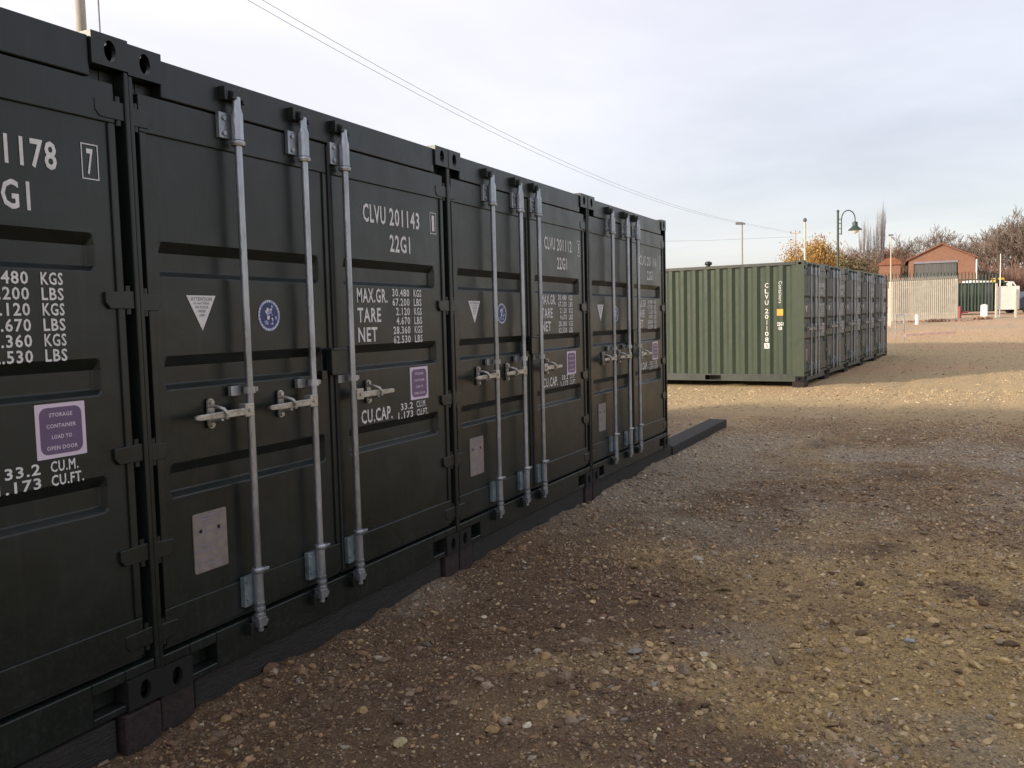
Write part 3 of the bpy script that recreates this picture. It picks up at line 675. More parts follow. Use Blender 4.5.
def side_marking(root):
    """vertical lettering, orange label and code block on the near side wall (outer face y = 0.008)"""
    Yf = 0.0055; 
    def sput(mb, s, n0, n1, z0, z1, mt, off=0.02, rot=False):
        if s == '1': n0, n1 = n0 + 0.03, n1 - 0.035
        V, F = text_geo(s, off)
        if rot: vs = [(-n0 - (n1 - n0) * (1 - b), Yf, z1 - (z1 - z0) * a) for a, b in V]
        else: vs = [(-(n0 + (n1 - n0) * (1 - a)), Yf, z0 + (z1 - z0) * b) for a, b in V]
        mb.add(vs, F, mt)
    t = MB()
    z = 2.14
    for ch in 'CLVU 201108':
        if ch != ' ': sput(t, ch, 0.752, 0.828, z - 0.098, z, WHITE, 0.008)
        z -= 0.124 if ch != ' ' else 0.06
    sput(t, '5', 0.76, 0.82, z - 0.10, z - 0.02, OLIVE, 0.0)
    t.add([(-0.845, Yf + 0.001, z - 0.12), (-0.735, Yf + 0.001, z - 0.12), (-0.735, Yf + 0.001, z), (-0.845, Yf + 0.001, z)], [(0, 1, 2, 3)], WHITE)
    t.build('side_serial_lettering', WHITE, root); t = MB()
    sput(t, '22G1', 0.435, 0.565, 1.21, 1.29, WHITE, 0.04); sput(t, 'GB', 0.46, 0.54, 1.12, 1.19, WHITE, 0.04)
    t.build('side_code_lettering', WHITE, root)
    t = MB(); sput(t, 'Containers', 0.462, 0.535, 1.70, 2.17, WHITE, 0.0, True); t.build('side_name', WHITE, root)
    t = MB(); t.prism([(-0.57, 1.43), (-0.44, 1.43), (-0.44, 1.57), (-0.57, 1.57)], Yf - 0.001, 0.0079, 'y', ORNG)
    t.build('orange_sticker', ORNG, root)
    return

GR1 = 'dark green shipping containers in the near row'
GR2 = 'olive green shipping containers in the far row'
row1 = [(-1, '201178', '7', 'near dark green shipping container cut off by the left edge of the photo', 0.003),
        (0, '201143', '1', 'dark green shipping container lettered CLVU 201143 with three full bars in view', 0.0),
        (1, '201112', '8', 'dark green shipping container lettered CLVU 201112, second from the free end', 0.0),
        (2, '201116', '0', 'dark green shipping container at the free end of the near row, by the projecting sleeper', 0.0)]
for k, ser, chk, lab, dx in row1:
    c = make_container(ser, chk, DARK, DARK, 0.022 if k == -1 else 0.0, k + 1 if k != 0 else 0); c.location = (dx, k * 2.45 + {-1: 0.016, 0: 0.006, 1: -0.012, 2: -0.006}[k], 0.008 if k == -1 else 0.0)
    tag(c, lab, 'container', GR1)
for k in (-2, -3):                                            # the row goes on out of view and shades the ground
    c2 = copy_tree(c); c2.location = (0.01, k * 2.45 + 0.006, 0); tag(c2, ('dark green shipping container beyond the left edge, next in the near row', 'dark green shipping container at the hidden near end of the row')[-k - 2], 'container', GR1)
A2 = -0.08259; b0 = Vector((0.2188, 16.9474, 0.0471)); e2 = Vector((-math.sin(A2), math.cos(A2), 0))
olabs = ['olive green shipping container nearest in the far row, ribbed side lettered and facing the camera',
         'second container of the far row, behind the one with the ribbed lettered side', 'middle container of the five in the far row',
         'fourth container of the far row, one before its far end', 'last container at the far end of the far row, beside the palisade fence']
first = make_container('201108', '5', ROW2F, OLIVE); side = None
for k in range(5):
    c = first if k == 0 else copy_tree(first)
    p = b0 + e2 * (k * 2.452 + 0.006); c.location = (p.x, p.y, p.z + 0.018 * k); c.rotation_euler = (0, 0, A2)
    tag(c, olabs[k], 'container', GR2)
side_marking(first)

# ------------------------------------------------------------------ timber bearers
def beam(x0, x1, y0, y1, z0, z1, mt, name, label, cat, group, loc=None, rz=0, bev=0.008):
    m_ = MB(); cx, cy = (x0 + x1) / 2, (y0 + y1) / 2
    m_.box(x0 - cx, x1 - cx, y0 - cy, y1 - cy, 0, z1 - z0); o = m_.build(name, mt, None, bev)
    o.location = (cx, cy, z0); tag(o, label, cat, group)
    return o
GB = 'black timber sleepers under the near row'
beam(-0.275, -0.022, -4.7, -2.66, -0.17, -0.004, TIMB, 'timber_sleeper', 'black timber sleeper beyond the left edge, under the near row', 'sleeper', GB)
beam(-0.275, -0.012, -2.26, -0.205, -0.17, -0.004, TIMB, 'timber_sleeper', 'black timber sleeper under the container cut off at the left edge', 'sleeper', GB)
beam(-0.275, -0.022, 0.195, 2.24, -0.17, -0.0035, TIMB, 'timber_sleeper', 'black timber sleeper under the container lettered CLVU 201143', 'sleeper', GB)
beam(-0.275, -0.018, 2.65, 4.70, -0.17, -0.0035, TIMB, 'timber_sleeper', 'black timber sleeper under the container lettered CLVU 201112', 'sleeper', GB)
beam(-0.275, -0.024, 5.10, 7.55, -0.17, -0.0035, TIMB, 'timber_sleeper', 'black timber sleeper under the end container of the near row', 'sleeper', GB)
beam(-0.265, -0.006, 7.556, 10.45, -0.17, -0.035, TIMB, 'timber_sleeper', 'black timber sleeper sticking out past the free end of the near row', 'sleeper', GB)
pk = [(-2.64, -2.28, 'left of the near container'), (-0.185, -0.012, 'under the right corner of the cut off left container'), (0.004, 0.175, 'under the left corner of the container lettered CLVU 201143'),
      (2.265, 2.44, 'under the right corner of the container lettered CLVU 201143'), (2.456, 2.625, 'under the left corner of the container lettered CLVU 201112'), (4.72, 4.886, 'under the right corner of the container lettered CLVU 201112'), (4.906, 5.075, 'under the left corner of the end container')]
for a, b, t_ in pk: beam(-0.25, -0.004 if a != -0.185 else 0.012, a, b, -0.17, -0.0045, BROWN, 'packing_block', 'brown timber packing block ' + t_, 'block', 'brown packing blocks under container corners', bev=0.004)
G2 = 'timber packers under the far row'
def loc2(n, t, z): p = b0 - Vector((math.cos(A2), math.sin(A2), 0)) * n + e2 * t; return (p.x, p.y, z)
for i, (n, t, ln, wd, nm) in enumerate(((0.12, 0.20, 0.40, 0.25, 'brown timber packer under the near corner of the far row'), (5.9, 0.2, 0.4, 0.25, 'timber packer under the hidden back corner of the far row'),
        (0.12, 2.45, 0.5, 0.22, 'timber packer at the first joint of the far row'), (0.12, 4.9, 0.5, 0.22, 'timber packer at the second joint of the far row'), (0.12, 7.35, 0.5, 0.22, 'timber packer at the third joint of the far row'), (0.12, 9.8, 0.5, 0.22, 'timber packer at the fourth joint of the far row'), (0.12, 12.1, 0.4, 0.22, 'timber packer under the far end of the far row'))):
    m_ = MB(); h_ = 0.19; m_.box(-wd / 2, wd / 2, -ln / 2, ln / 2, -h_, -0.004); o = m_.build('packing_block', BROWN, None, 0.006)
    o.location = loc2(n, t, b0.z + 0.018 * int(max(0, t - 0.1) / 2.452)); o.rotation_euler = (0, 0, A2); tag(o, nm, 'block', G2)

# little dark cowl standing on the roof edge of the first far container
m_ = MB(); m_.tube([(0, 0, 0), (0, 0, 0.03)], 0.05, 12); m_.tube([(0, 0, 0.03), (0, 0, 0.05), (0, 0, 0.09), (0, 0, 0.11)], [0.07, 0.085, 0.075, 0.03], 14)
o = m_.build('roof_vent', DARK, None); o.location = loc2(2.09, 0.03, b0.z + 2.573); tag(o, 'small dark cowl on the roof edge of the far row', 'vent')

# ------------------------------------------------------------------ fences, poles, lamps
CREAM = mat('weathered_cream_paint', (0.52, 0.50, 0.42), 0.7, var=0.18, scale=8)
PALE = mat('weathered_galvanised_fence', (0.60, 0.55, 0.47), 0.6, 0.0, 0.15, 3)
GREEN = mat('dark_green_steel', (0.035, 0.062, 0.046), 0.55, var=0.25, scale=4)
WHT = mat('white_paint', (0.78, 0.77, 0.72), 0.6, var=0.05)
GREYP = mat('grey_steel_post', (0.30, 0.31, 0.31), 0.55, 0.2, 0.12)
def pale_at(mb, p, ang, h, wd=0.07, th=0.018, mt=None, split=True):
    """W-section palisade pale with a three-pronged splayed tip"""
    c, s = math.cos(ang), math.sin(ang)
    def T(u, v, z): return (p[0] + u * c - v * s, p[1] + u * s + v * c, p[2] + z)
    prof = [(-wd / 2, 0.0), (-wd / 4, -th), (0, 0), (wd / 4, -th), (wd / 2, 0)]
    vs = [T(u, v, z) for z in (0, h - 0.24) for u, v in prof] ; n = 5
    vs += [T(u, v + th * 0.3, z) for z in (0, h - 0.24) for u, v in prof]
    fs = [(k, k + 1, n + k + 1, n + k) for k in range(4)] + [(2 * n + k, 3 * n + k, 3 * n + k + 1, 2 * n + k + 1) for k in range(4)]
    mb.add(vs, fs)
    for du, dv in ((-0.05, 0.0), (0, -0.14), (0.05, 0.0)):
        b = h - 0.24; w_ = wd / 5
        mb.add([T(du * .35 - w_, 0, b), T(du * .35 + w_, 0, b), T(du * .7 + w_ * .8, dv * .45, b + 0.13), T(du * .7 - w_ * .8, dv * .45, b + 0.13), T(du, dv, h)], [(0, 1, 2, 3), (3, 2, 4)])
def palisade(P0, P1, n, h, mt, label, postmt=None, group=None):
    P0, P1 = Vector(P0), Vector(P1); d = (P1 - P0); ang = math.atan2(d.y, d.x); root = empty('palisade_fence', P0); tag(root, label, 'fence')
    ca, sa = math.cos(ang), math.sin(ang)
    for i in range(n):
        t = (i + 0.5) / n; p = P0 + d * t - P0; g = gz(P0.x + d.x * t, P0.y + d.y * t) if False else P0.z + d.z * t
        mb = MB(); pale_at(mb, (p.x, p.y, p.z + 0.05), ang, h, 0.085, 0.03); mb.build('pale', mt, root)
    for z in (0.35, h - 0.55):
        r_ = MB(); q_ = [(0, 0.02), (0, 0.06)]; a = Vector((-sa * 0.03, ca * 0.03, z)); bq = d + a
        r_.tube([a, bq], 0.03, 4); r_.build('rail', mt, root)
    k = max(2, int(d.length / 2.75) + 1)
    for i in range(k):
        p = d * (i / (k - 1)) ; m_ = MB(); m_.box(-0.05, 0.05, -0.05, 0.05, 0, h - 0.12); o = m_.build('post', postmt or mt, root)
        o.location = (p.x - sa * 0.12, p.y + ca * 0.12, p.z - 0.05); o.rotation_euler = (0, 0, ang)
    return root
palisade((0.35, 51.0, 0.93), (3.72, 53.4, 1.02), 34, 2.45, PALE, 'pale grey palisade fence in sunlight with splayed tips')
palisade((-2.2, 62.0, 1.45), (6.4, 67.0, 1.40), 40, 2.75, GREEN, 'dark green palisade fence behind the pale grey one')

def simple_pole(x, y, z0, z1, r0, r1, mt, name, label, cat, extra=None, lean=0.0):
    root = empty(name, (x, y, z0)); tag(root, label, cat)
    m_ = MB(); m_.tube([(0, 0, -0.3), (0, 0, (z1 - z0) * 0.5), (lean, 0, z1 - z0)], [r0, (r0 + r1) / 2, r1], 12); m_.build('pole', mt, root)
    return root
WOODP = mat('weathered_pole_timber', (0.36, 0.33, 0.28), 0.85, col2=(0.52, 0.49, 0.43), scale=4, stretch=(8, 8, 0.6), bump=0.4, bscale=30)
# overhead line: near pole behind the containers, far pole beyond
def utility_pole(x, y, z0, z1, r, label, arm_ang, half=0.75):
    root = simple_pole(x, y, z0, z1, r, r * 0.8, WOODP, 'utility_pole', label, 'pole')
    c, s = math.cos(arm_ang), math.sin(arm_ang)
    for dz in (0.35,):
        m_ = MB(); m_.box(-half, half, -0.05, 0.05, -0.06, 0.06); a = m_.build('crossarm', WOODP, root); a.location = (0, 0, z1 - z0 - dz); a.rotation_euler = (0, 0, arm_ang)
        for u in (-half + 0.08, half - 0.08):
            i_ = MB(); i_.tube([(0, 0, 0.06), (0, 0, 0.12), (0, 0, 0.15), (0, 0, 0.20), (0, 0, 0.24)], [0.02, 0.05, 0.035, 0.055, 0.02], 10); b = i_.build('insulator', RUBBER, root); b.location = (u * c, u * s, z1 - z0 - dz)
    return root
utility_pole(-11.3, 8.75, -0.1, 9.75, 0.105, 'weathered timber pole rising behind the near row at the top left', R(5), 0.55)
pr = utility_pole(-11.54, 97.7, 1.3, 10.75, 0.09, 'distant timber pole carrying the overhead wires beside the orange tree', R(5), 0.55)
WIRE = mat('wire', (0.30, 0.30, 0.32), 0.7)
def wire(pts, r, label, group='overhead wires crossing the sky'):
    m_ = MB(); m_.tube(pts, r, 5); o = m_.build('overhead_wire', WIRE, None); tag(o, label, 'wire', group)
def sagline(x0, x1, ya, za, yb, zb, ymin, zmin, n=40):
    # parabola through the two supports with the measured low point
    A = np.array([[ya * ya, ya, 1], [yb * yb, yb, 1], [ymin * ymin, ymin, 1]]); c = np.linalg.solve(A, [za, zb, zmin])
    return [(x0 + (x1 - x0) * t, ya + (yb - ya) * t, float(np.polyval(c, ya + (yb - ya) * t))) for t in np.linspace(0, 1, n)]
YW = [8.75, 13.6, 19.4, 26.65, 35.15, 52.1, 67.66, 97.4]; ZW = [9.45, 9.03, 8.61, 8.24, 8.0, 8.23, 8.9, 10.35]
cw = np.polyfit(YW, ZW, 3)
for xo, zo, lb_ in ((0.0, 0.0, 'upper'), (0.28, -0.02, 'lower')):
    wire([(-11.22 - xo - 0.28 * t, 8.75 + 88.6 * t, float(np.polyval(cw, 8.75 + 88.6 * t)) + zo) for t in np.linspace(0, 1, 60)], 0.0065, lb_ + ' one of the two close thin wires sagging towards the distant pole')
wire([(-11.5, 97.7, 10.05), (-20, 92, 9.75), (-30, 85, 9.7), (-42, 77, 10.0)], 0.014, 'thin level wire running left from the distant pole')
m_ = MB(); m_.tube([(-9.9, 8.0, 0.0), (-9.93, 8.02, 9.4)], 0.014, 6); o = m_.build('stay_cable', WIRE, None); tag(o, 'thin vertical cable beside the timber pole at the top left', 'cable')

# two-headed slim lamp pole and others
LAMPG = mat('lamp_grey', (0.10, 0.10, 0.11), 0.5)
r_ = simple_pole(-9.55, 59.09, 1.0, 7.85, 0.075, 0.055, GREYP, 'lamp_post', 'slim grey lamp post behind the ribbed side of the far row', 'lamp post')
m_ = MB(); m_.prism([(-0.42, -0.02), (0.2, -0.05), (0.2, 0.05), (0.05, 0.12), (-0.42, 0.14)], -0.12, 0.12, 'y'); a = m_.build('lamp_head', LAMPG, r_, 0.01); a.location = (0, 0, 6.85)
r_ = simple_pole(-2.82, 39.89, 0.4, 5.75, 0.055, 0.045, CREAM, 'lamp_post', 'cream painted pole with a small dark cap in front of the orange tree', 'lamp post')
m_ = MB(); m_.tube([(0, 0, 0), (0, 0, 0.05), (0, 0, 0.14), (0, 0, 0.19)], [0.05, 0.09, 0.075, 0.02], 10); a = m_.build('lamp_head', LAMPG, r_); a.location = (0, 0, 5.35)
r_ = simple_pole(0.5, 46.9, 0.6, 5.45, 0.032, 0.024, CREAM, 'lamp_post', 'thin white pole rising in front of the palisade fence beside the far row', 'lamp post')
m_ = MB(); m_.box(-0.12, 0.12, -0.05, 0.05, 0, 0.06); a = m_.build('lamp_head', LAMPG, r_, 0.01); a.location = (0, 0, 4.85)
# swan-neck lamp
GRNP = mat('dark_green_lamp_paint', (0.028, 0.055, 0.042), 0.4, var=0.2)
GLASSM = mat('lamp_glass', (0.75, 0.75, 0.72), 0.2)
root = empty('swan_neck_lamp', (-1.67, 42.73, 0.55)); tag(root, 'dark green swan-neck lamp post with a bell shade rising above the far row', 'lamp post')
m_ = MB(); m_.tube([(0, 0, -0.3), (0, 0, 0.9), (0, 0, 0.92), (0, 0, 3.2), (0, 0, 5.85)], [0.10, 0.10, 0.07, 0.06, 0.05], 12); m_.tube([(0, 0, 5.85), (0, 0, 5.9), (0, 0, 5.97)], [0.06, 0.075, 0.01], 10)
m_.build('post', GRNP, root)
dirv = Vector((0.9, 0.43, 0))
m_ = MB(); pts = [(dirv.x * 0.17, dirv.y * 0.17, 4.75)] + [tuple(dirv * (0.17 + 0.33 * (1 - math.cos(t))) + Vector((0, 0, 5.5 + 0.42 * math.sin(t)))) for t in np.linspace(0, math.pi, 14)]
pts.append(tuple(dirv * 0.83 + Vector((0, 0, 5.35)))); m_.tube(pts, 0.026, 8)
for z in (4.8, 5.05, 5.3, 5.5): m_.tube([(0, 0, z), (dirv.x * 0.17, dirv.y * 0.17, z)], 0.018, 6)
m_.build('swan_neck', GRNP, root)
m_ = MB(); cx, cy = dirv.x * 0.83, dirv.y * 0.83
m_.tube([(cx, cy, 5.38), (cx, cy, 5.34), (cx, cy, 5.30), (cx, cy, 5.18), (cx, cy, 5.10), (cx, cy, 4.98), (cx, cy, 4.965)], [0.05, 0.12, 0.13, 0.12, 0.18, 0.33, 0.335], 20, cap=True); m_.build('lamp_shade', GRNP, root)
m_ = MB(); m_.tube([(cx, cy, 4.963), (cx, cy, 4.90), (cx, cy, 4.82), (cx, cy, 4.78)], [0.18, 0.17, 0.10, 0.02], 14); m_.build('lamp_glass', GLASSM, root)

# gate post, bollard, hoop barrier, kerb
m_ = MB(); m_.box(-0.09, 0.09, -0.09, 0.09, 0, 1.95); m_.prism([(-0.10, 1.95), (0.10, 1.95), (0, 2.02)], -0.10, 0.10, 'y'); o = m_.build('gate_post', CREAM, None, 0.01); o.location = (0.42, 47.9, 0.78); tag(o, 'broad white gate post at the left end of the pale fence', 'post')
m_ = MB(); m_.tube([(0, 0, -0.1), (0, 0, 0.5), (0, 0, 0.54)], [0.10, 0.10, 0.06], 14); o = m_.build('bollard', WHT, None); o.location = (1.72, 48.4, gz(1.72, 48.4)); tag(o, 'short white bollard standing in front of the pale fence', 'bollard')
root = empty('hoop_barrier', (1.30, 37.0, gz(1.38, 37))); tag(root, 'galvanised hoop barrier at the edge of the kerb near the far row', 'barrier')
m_ = MB()
for u in (-0.14, 0.18): m_.tube([(u, 0, -0.05), (u, 0, 1.08)], 0.024, 8)
m_.build('upright', GALV, root); m_ = MB()
for z in (1.06, 0.72): m_.tube([(-0.14, 0, z), (0.18, 0, z)], 0.022, 8)
m_.build('rail', GALV, root)
KERB = mat('pink_concrete', (0.46, 0.33, 0.28), 0.9, var=0.2, scale=5)
k0, k1 = Vector((1.42, 39.3, 0)), Vector((3.4, 40.6, 0))
for i in range(3):
    a = k0 + (k1 - k0) * (i / 3); b = k0 + (k1 - k0) * ((i + 0.97) / 3); d = b - a
    m_ = MB(); m_.box(0, d.length, -0.08, 0.08, -0.08, 0.13); o = m_.build('kerb_stone', KERB, None, 0.012); o.location = (a.x, a.y, gz(a.x, a.y)); o.rotation_euler = (0, 0, math.atan2(d.y, d.x))
    tag(o, ('pink concrete kerb stone nearest the hoop barrier', 'pink concrete kerb stone in the middle of the short kerb', 'pink concrete kerb stone at the far right end of the short kerb')[i], 'kerb stone', 'kerb stones in front of the pale fence')

# sign board
root = empty('sign_board', (5.71, 54.88, 0.70)); tag(root, 'blank white sign board on two cream posts at the right edge', 'sign'); root.rotation_euler = (0, 0, R(26))
for u, h in ((0.0, 2.3), (1.13, 1.95)):
    m_ = MB(); m_.box(-0.055, 0.055, -0.05, 0.05, 0, h); o = m_.build('post', CREAM, root, 0.008); o.location = (u, 0, 0)
m_ = MB(); m_.box(0.02, 1.36, 0.052, 0.085, 0.78, 2.13); m_.build('board', WHT, root, 0.006)
root = simple_pole(5.95, 56.0, 0.8, 4.75, 0.04, 0.02, WHT, 'flag_pole', 'thin white tapering pole rising behind the sign board', 'pole')
root = empty('marker_cabinet', (5.08, 54.6, 0.86)); tag(root, 'small white cabinet on a dark plinth to the left of the sign board', 'cabinet')
m_ = MB(); m_.box(-0.17, 0.17, -0.12, 0.12, 0.12, 0.92); m_.prism([(-0.19, 0.92), (0.19, 0.92), (0, 0.97)], -0.14, 0.14, 'y'); m_.build('body', WHT, root, 0.01)
m_ = MB(); m_.box(-0.20, 0.20, -0.15, 0.15, -0.1, 0.12); m_.build('plinth', GREYT, root, 0.01)
RED = mat('red_paint', (0.26, 0.05, 0.05), 0.5)
root = empty('red_hydrant_post', (3.86, 56.2, 0.9)); tag(root, 'low red post with a short side arm beside the end of the pale fence', 'post')
m_ = MB(); m_.tube([(0, 0, -0.05), (0, 0, 0.8), (0, 0, 0.86)], [0.10, 0.09, 0.05], 12); m_.build('post', RED, root)
m_ = MB(); m_.tube([(0, 0, 0.45), (0.45, 0.2, 0.5)], 0.05, 8); m_.build('side_arm', RED, root)
RUB = mat('brick_rubble', (0.20, 0.12, 0.085), 0.9, col2=(0.40, 0.26, 0.19), scale=30)
for i, (x, y, n, sp) in enumerate(((4.9, 52.6, 60, 0.45), (2.6, 50.9, 120, 1.6))):
    m_ = MB()
    for k in range(n):
        a, b = rnd.gauss(0, sp * 0.5), rnd.gauss(0, 0.22); s = rnd.uniform(0.03, 0.085); t_ = rnd.uniform(0, 3)
        V = [(a + s * (u * math.cos(t_) - v * math.sin(t_)), b + s * (u * math.sin(t_) + v * math.cos(t_)), max(0, 0.10 - abs(a) * 0.12) * rnd.random() + s * (w_ + 0.6)) for w_ in (-0.6, 0.6) for v in (-.6, .6) for u in (-1, 1)]
        m_.add(V, [(0, 2, 3, 1), (4, 5, 7, 6), (0, 1, 5, 4), (2, 6, 7, 3), (0, 4, 6, 2), (1, 3, 7, 5)])
    o = m_.build('rubble', RUB, None); o.location = (x, y, gz(x, y)); tag(o, ('small heap of broken brick below the white cabinet', 'strip of broken brick along the foot of the pale fence')[i], 'rubble', kind='stuff')

# green steel hut with dark doorway behind
root = empty('site_hut', (3.75, 67.4, 1.35)); root.rotation_euler = (0, 0, R(25)); tag(root, 'dark green ribbed steel hut with an open black doorway left of the sign board', 'hut')
m_ = MB(); x = 0.0
while x < 1.95: m_.prism([(x, 0.0), (x + 0.05, 0.0), (x + 0.08, -0.04), (x + 0.14, -0.04), (x + 0.17, 0.0)], 0.05, 2.0, 'z'); x += 0.17
m_.box(0, 2.0, 0.001, 2.4, 0.04, 2.02); m_.build('ribbed_wall', GREEN, root)
m_ = MB(); m_.box(2.0, 2.62, 0.0, 2.4, 0.04, 2.02); m_.build('door_panel', LAMPG, root)
m_ = MB(); m_.box(2.62, 3.42, 0.5, 2.4, 0.04, 2.02); m_.build('doorway', VOID, root)
m_ = MB(); m_.box(3.42, 3.62, 0.0, 2.4, 0.04, 2.02); m_.build('end_post', GREEN, root)
m_ = MB(); m_.box(-0.05, 3.68, -0.08, 2.45, 2.022, 2.10); m_.build('roof', GREEN, root)

# ------------------------------------------------------------------ brick building
def brick_mat():
    mt = bpy.data.materials.new('red_brick'); mt.use_nodes = True; t = mt.node_tree; b = t.nodes['Principled BSDF']; b.inputs['Roughness'].default_value = 0.85
    g = N(t, 'ShaderNodeTexCoord'); mp_ = N(t, 'ShaderNodeMapping'); mp_.inputs['Rotation'].default_value = (R(90), 0, 0); t.links.new(g.outputs['Object'], mp_.inputs[0])
    bk = N(t, 'ShaderNodeTexBrick'); bk.inputs['Scale'].default_value = 1.0; bk.inputs['Brick Width'].default_value = 0.225; bk.inputs['Row Height'].default_value = 0.075; bk.inputs['Mortar Size'].default_value = 0.010
    bk.inputs['Color1'].default_value = (0.27, 0.105, 0.055, 1); bk.inputs['Color2'].default_value = (0.19, 0.075, 0.045, 1); bk.inputs['Mortar'].default_value = (0.26, 0.20, 0.16, 1)
    t.links.new(mp_.outputs[0], bk.inputs['Vector']); t.links.new(bk.outputs[0], b.inputs['Base Color']); return mt
BRICK = brick_mat(); TILE = mat('clay_tiles', (0.22, 0.085, 0.045), 0.8, var=0.3, scale=3, stretch=(1, 8, 8)); SHUT = mat('grey_green_cladding', (0.075, 0.085, 0.078), 0.55, col2=(0.13, 0.125, 0.13), scale=0.6, stretch=(3, 1, 0.3))
root = empty('brick_building', (-0.15, 97.3, 1.3)); root.rotation_euler = (0, 0, R(3)); tag(root, 'red brick gabled building with a wide grey door beyond the fences', 'building')
Wb, He, Hr, Db = 6.1, 5.55, 7.0, 12.0
m_ = MB()
m_.box(0, 0.45, 0, 0.3, 0, He - 0.2); m_.box(4.55, Wb, 0, 0.3, 0, He - 0.2)
m_.prism([(0, He - 0.1999), (Wb, He - 0.1999), (Wb, He), (Wb / 2, Hr), (0, He)], 0, 0.3, 'y')
m_.box(0, 0.3, 0.301, Db, 0, He); m_.box(Wb - 0.3, Wb, 0.301, Db, 0, He); m_.box(0.3, Wb - 0.3, Db - 0.3, Db, 0, He)
m_.build('wall', BRICK, root)
m_ = MB()
for s in (-1, 1):
    xe = Wb / 2 + s * (Wb / 2 + 0.25); ze = He - (Hr - He) * 0.25 / (Wb / 2)
    poly = [(Wb / 2, Hr + 0.02), (xe, ze + 0.02), (xe, ze + 0.15), (Wb / 2, Hr + 0.15)]; m_.prism(poly if s < 0 else poly[::-1], -0.25, Db + 0.2, 'y')
m_.build('roof', TILE, root)
m_ = MB(); x = 0.46
while x < 4.4: m_.box(x, x + 0.22, 0.10, 0.16, 0, He - 0.42); x += 0.235
m_.build('wide_door', SHUT, root)
m_ = MB(); m_.box(0.45, 4.55, -0.06, 0.29, He - 0.42, He - 0.205); m_.build('lintel', GREYT, root)
m_ = MB(); m_.tube([(Wb + 0.12, -0.12, 0), (Wb + 0.12, -0.12, He - 0.2)], 0.075, 10); m_.build('downpipe', WHT, root)
root = empty('brick_outbuilding', (-3.1, 98.5, 1.3)); root.rotation_euler = (0, 0, R(3)); tag(root, 'lower red brick wing at the left of the gabled building', 'building')
m_ = MB(); m_.box(0, 2.1, 0, 5, 0, 5.2); m_.build('wall', BRICK, root); m_ = MB(); m_.prism([(-0.2, 5.21), (2.15, 5.21), (2.15, 5.55), (1.5, 6.0), (0.7, 5.9)], -0.2, 5.2, 'y'); m_.build('roof', TILE, root)

# ------------------------------------------------------------------ vehicles behind the hut
GLS = mat('dark_glass', (0.02, 0.022, 0.025), 0.15); YEL = mat('digger_yellow', (0.62, 0.36, 0.03), 0.5, var=0.15); TYRE = mat('tyre', (0.02, 0.02, 0.02), 0.8); BLUC = mat('dark_blue_car_paint', (0.035, 0.04, 0.06), 0.3)
def vehicle(name, loc, rz, prof, wd, body, label, cat, glass, wr, wheels):
    root = empty(name, loc, rz); tag(root, label, cat)
    m_ = MB(); m_.prism(prof, -wd / 2, wd / 2, 'y'); m_.build('body', body, root, 0.05)
    for gl in glass:
        m_ = MB(); m_.prism(gl, -wd / 2 - 0.012, wd / 2 + 0.012, 'y'); m_.build('window', GLS, root)
    for x in wheels:
        for s in (-1, 1):
            m_ = MB(); m_.tube([(x, s * (wd / 2 - 0.18), wr), (x, s * (wd / 2 + 0.02), wr)], wr, 18); t_ = m_.build('wheel', TYRE, root)
            m_ = MB(); m_.tube([(x, s * (wd / 2 + 0.021), wr), (x, s * (wd / 2 + 0.03), wr)], wr * 0.6, 14); m_.build('rim', GALV, t_)
    return root
vehicle('white_van', (6.9, 84.0, 1.62), R(22), [(-2.3, 0.35), (2.0, 0.35), (2.5, 0.5), (2.5, 1.1), (1.9, 1.3), (1.3, 2.25), (-2.2, 2.45), (-2.35, 2.2)], 1.9, WHT, 'white van parked far behind the hut and sign board', 'van', [[(1.15, 1.35), (1.75, 1.35), (1.2, 2.1), (1.15, 2.1)]], 0.34, (-1.4, 1.5))
vehicle('parked_car', (8.6, 66.0, 1.22), R(35), [(-2.1, 0.3), (2.1, 0.3), (2.15, 0.7), (1.2, 0.9), (0.6, 1.4), (-1.0, 1.45), (-1.9, 0.95), (-2.15, 0.85)], 1.75, BLUC, 'dark parked car partly hidden at the right edge behind the sign board', 'car', [[(-0.9, 0.95), (0.95, 0.95), (0.5, 1.33), (-0.85, 1.36)]], 0.32, (-1.3, 1.35))
root = empty('mini_digger', (6.15, 72.0, 1.4), R(20)); tag(root, 'yellow digger showing above the green hut roof', 'digger')
m_ = MB(); m_.box(-0.9, 0.9, -0.95, -0.6, 0, 0.45); m_.box(-0.9, 0.9, 0.6, 0.95, 0, 0.45); m_.build('track', TYRE, root, 0.1)
m_ = MB(); m_.prism([(-1.0, 0.5), (0.9, 0.5), (0.9, 1.2), (0.2, 1.35), (0.1, 1.9), (-0.9, 1.9), (-1.05, 1.2)], -0.7, 0.7, 'y'); m_.build('body', YEL, root, 0.06)
m_ = MB(); m_.prism([(0.0, 1.3), (0.9, 1.3), (0.75, 2.45), (0.1, 2.45)], -0.65, 0.1, 'y'); c_ = m_.build('cab', YEL, root, 0.05)
m_ = MB(); m_.prism([(0.1, 1.45), (0.78, 1.45), (0.68, 2.3), (0.15, 2.3)], -0.665, 0.115, 'y'); m_.build('window', GLS, c_)
m_ = MB(); m_.tube([(0.8, 0.2, 1.0), (1.15, 0.2, 1.9), (1.5, 0.2, 1.7), (1.6, 0.2, 0.7)], [0.14, 0.13, 0.11, 0.09], 6); m_.build('boom', YEL, root)

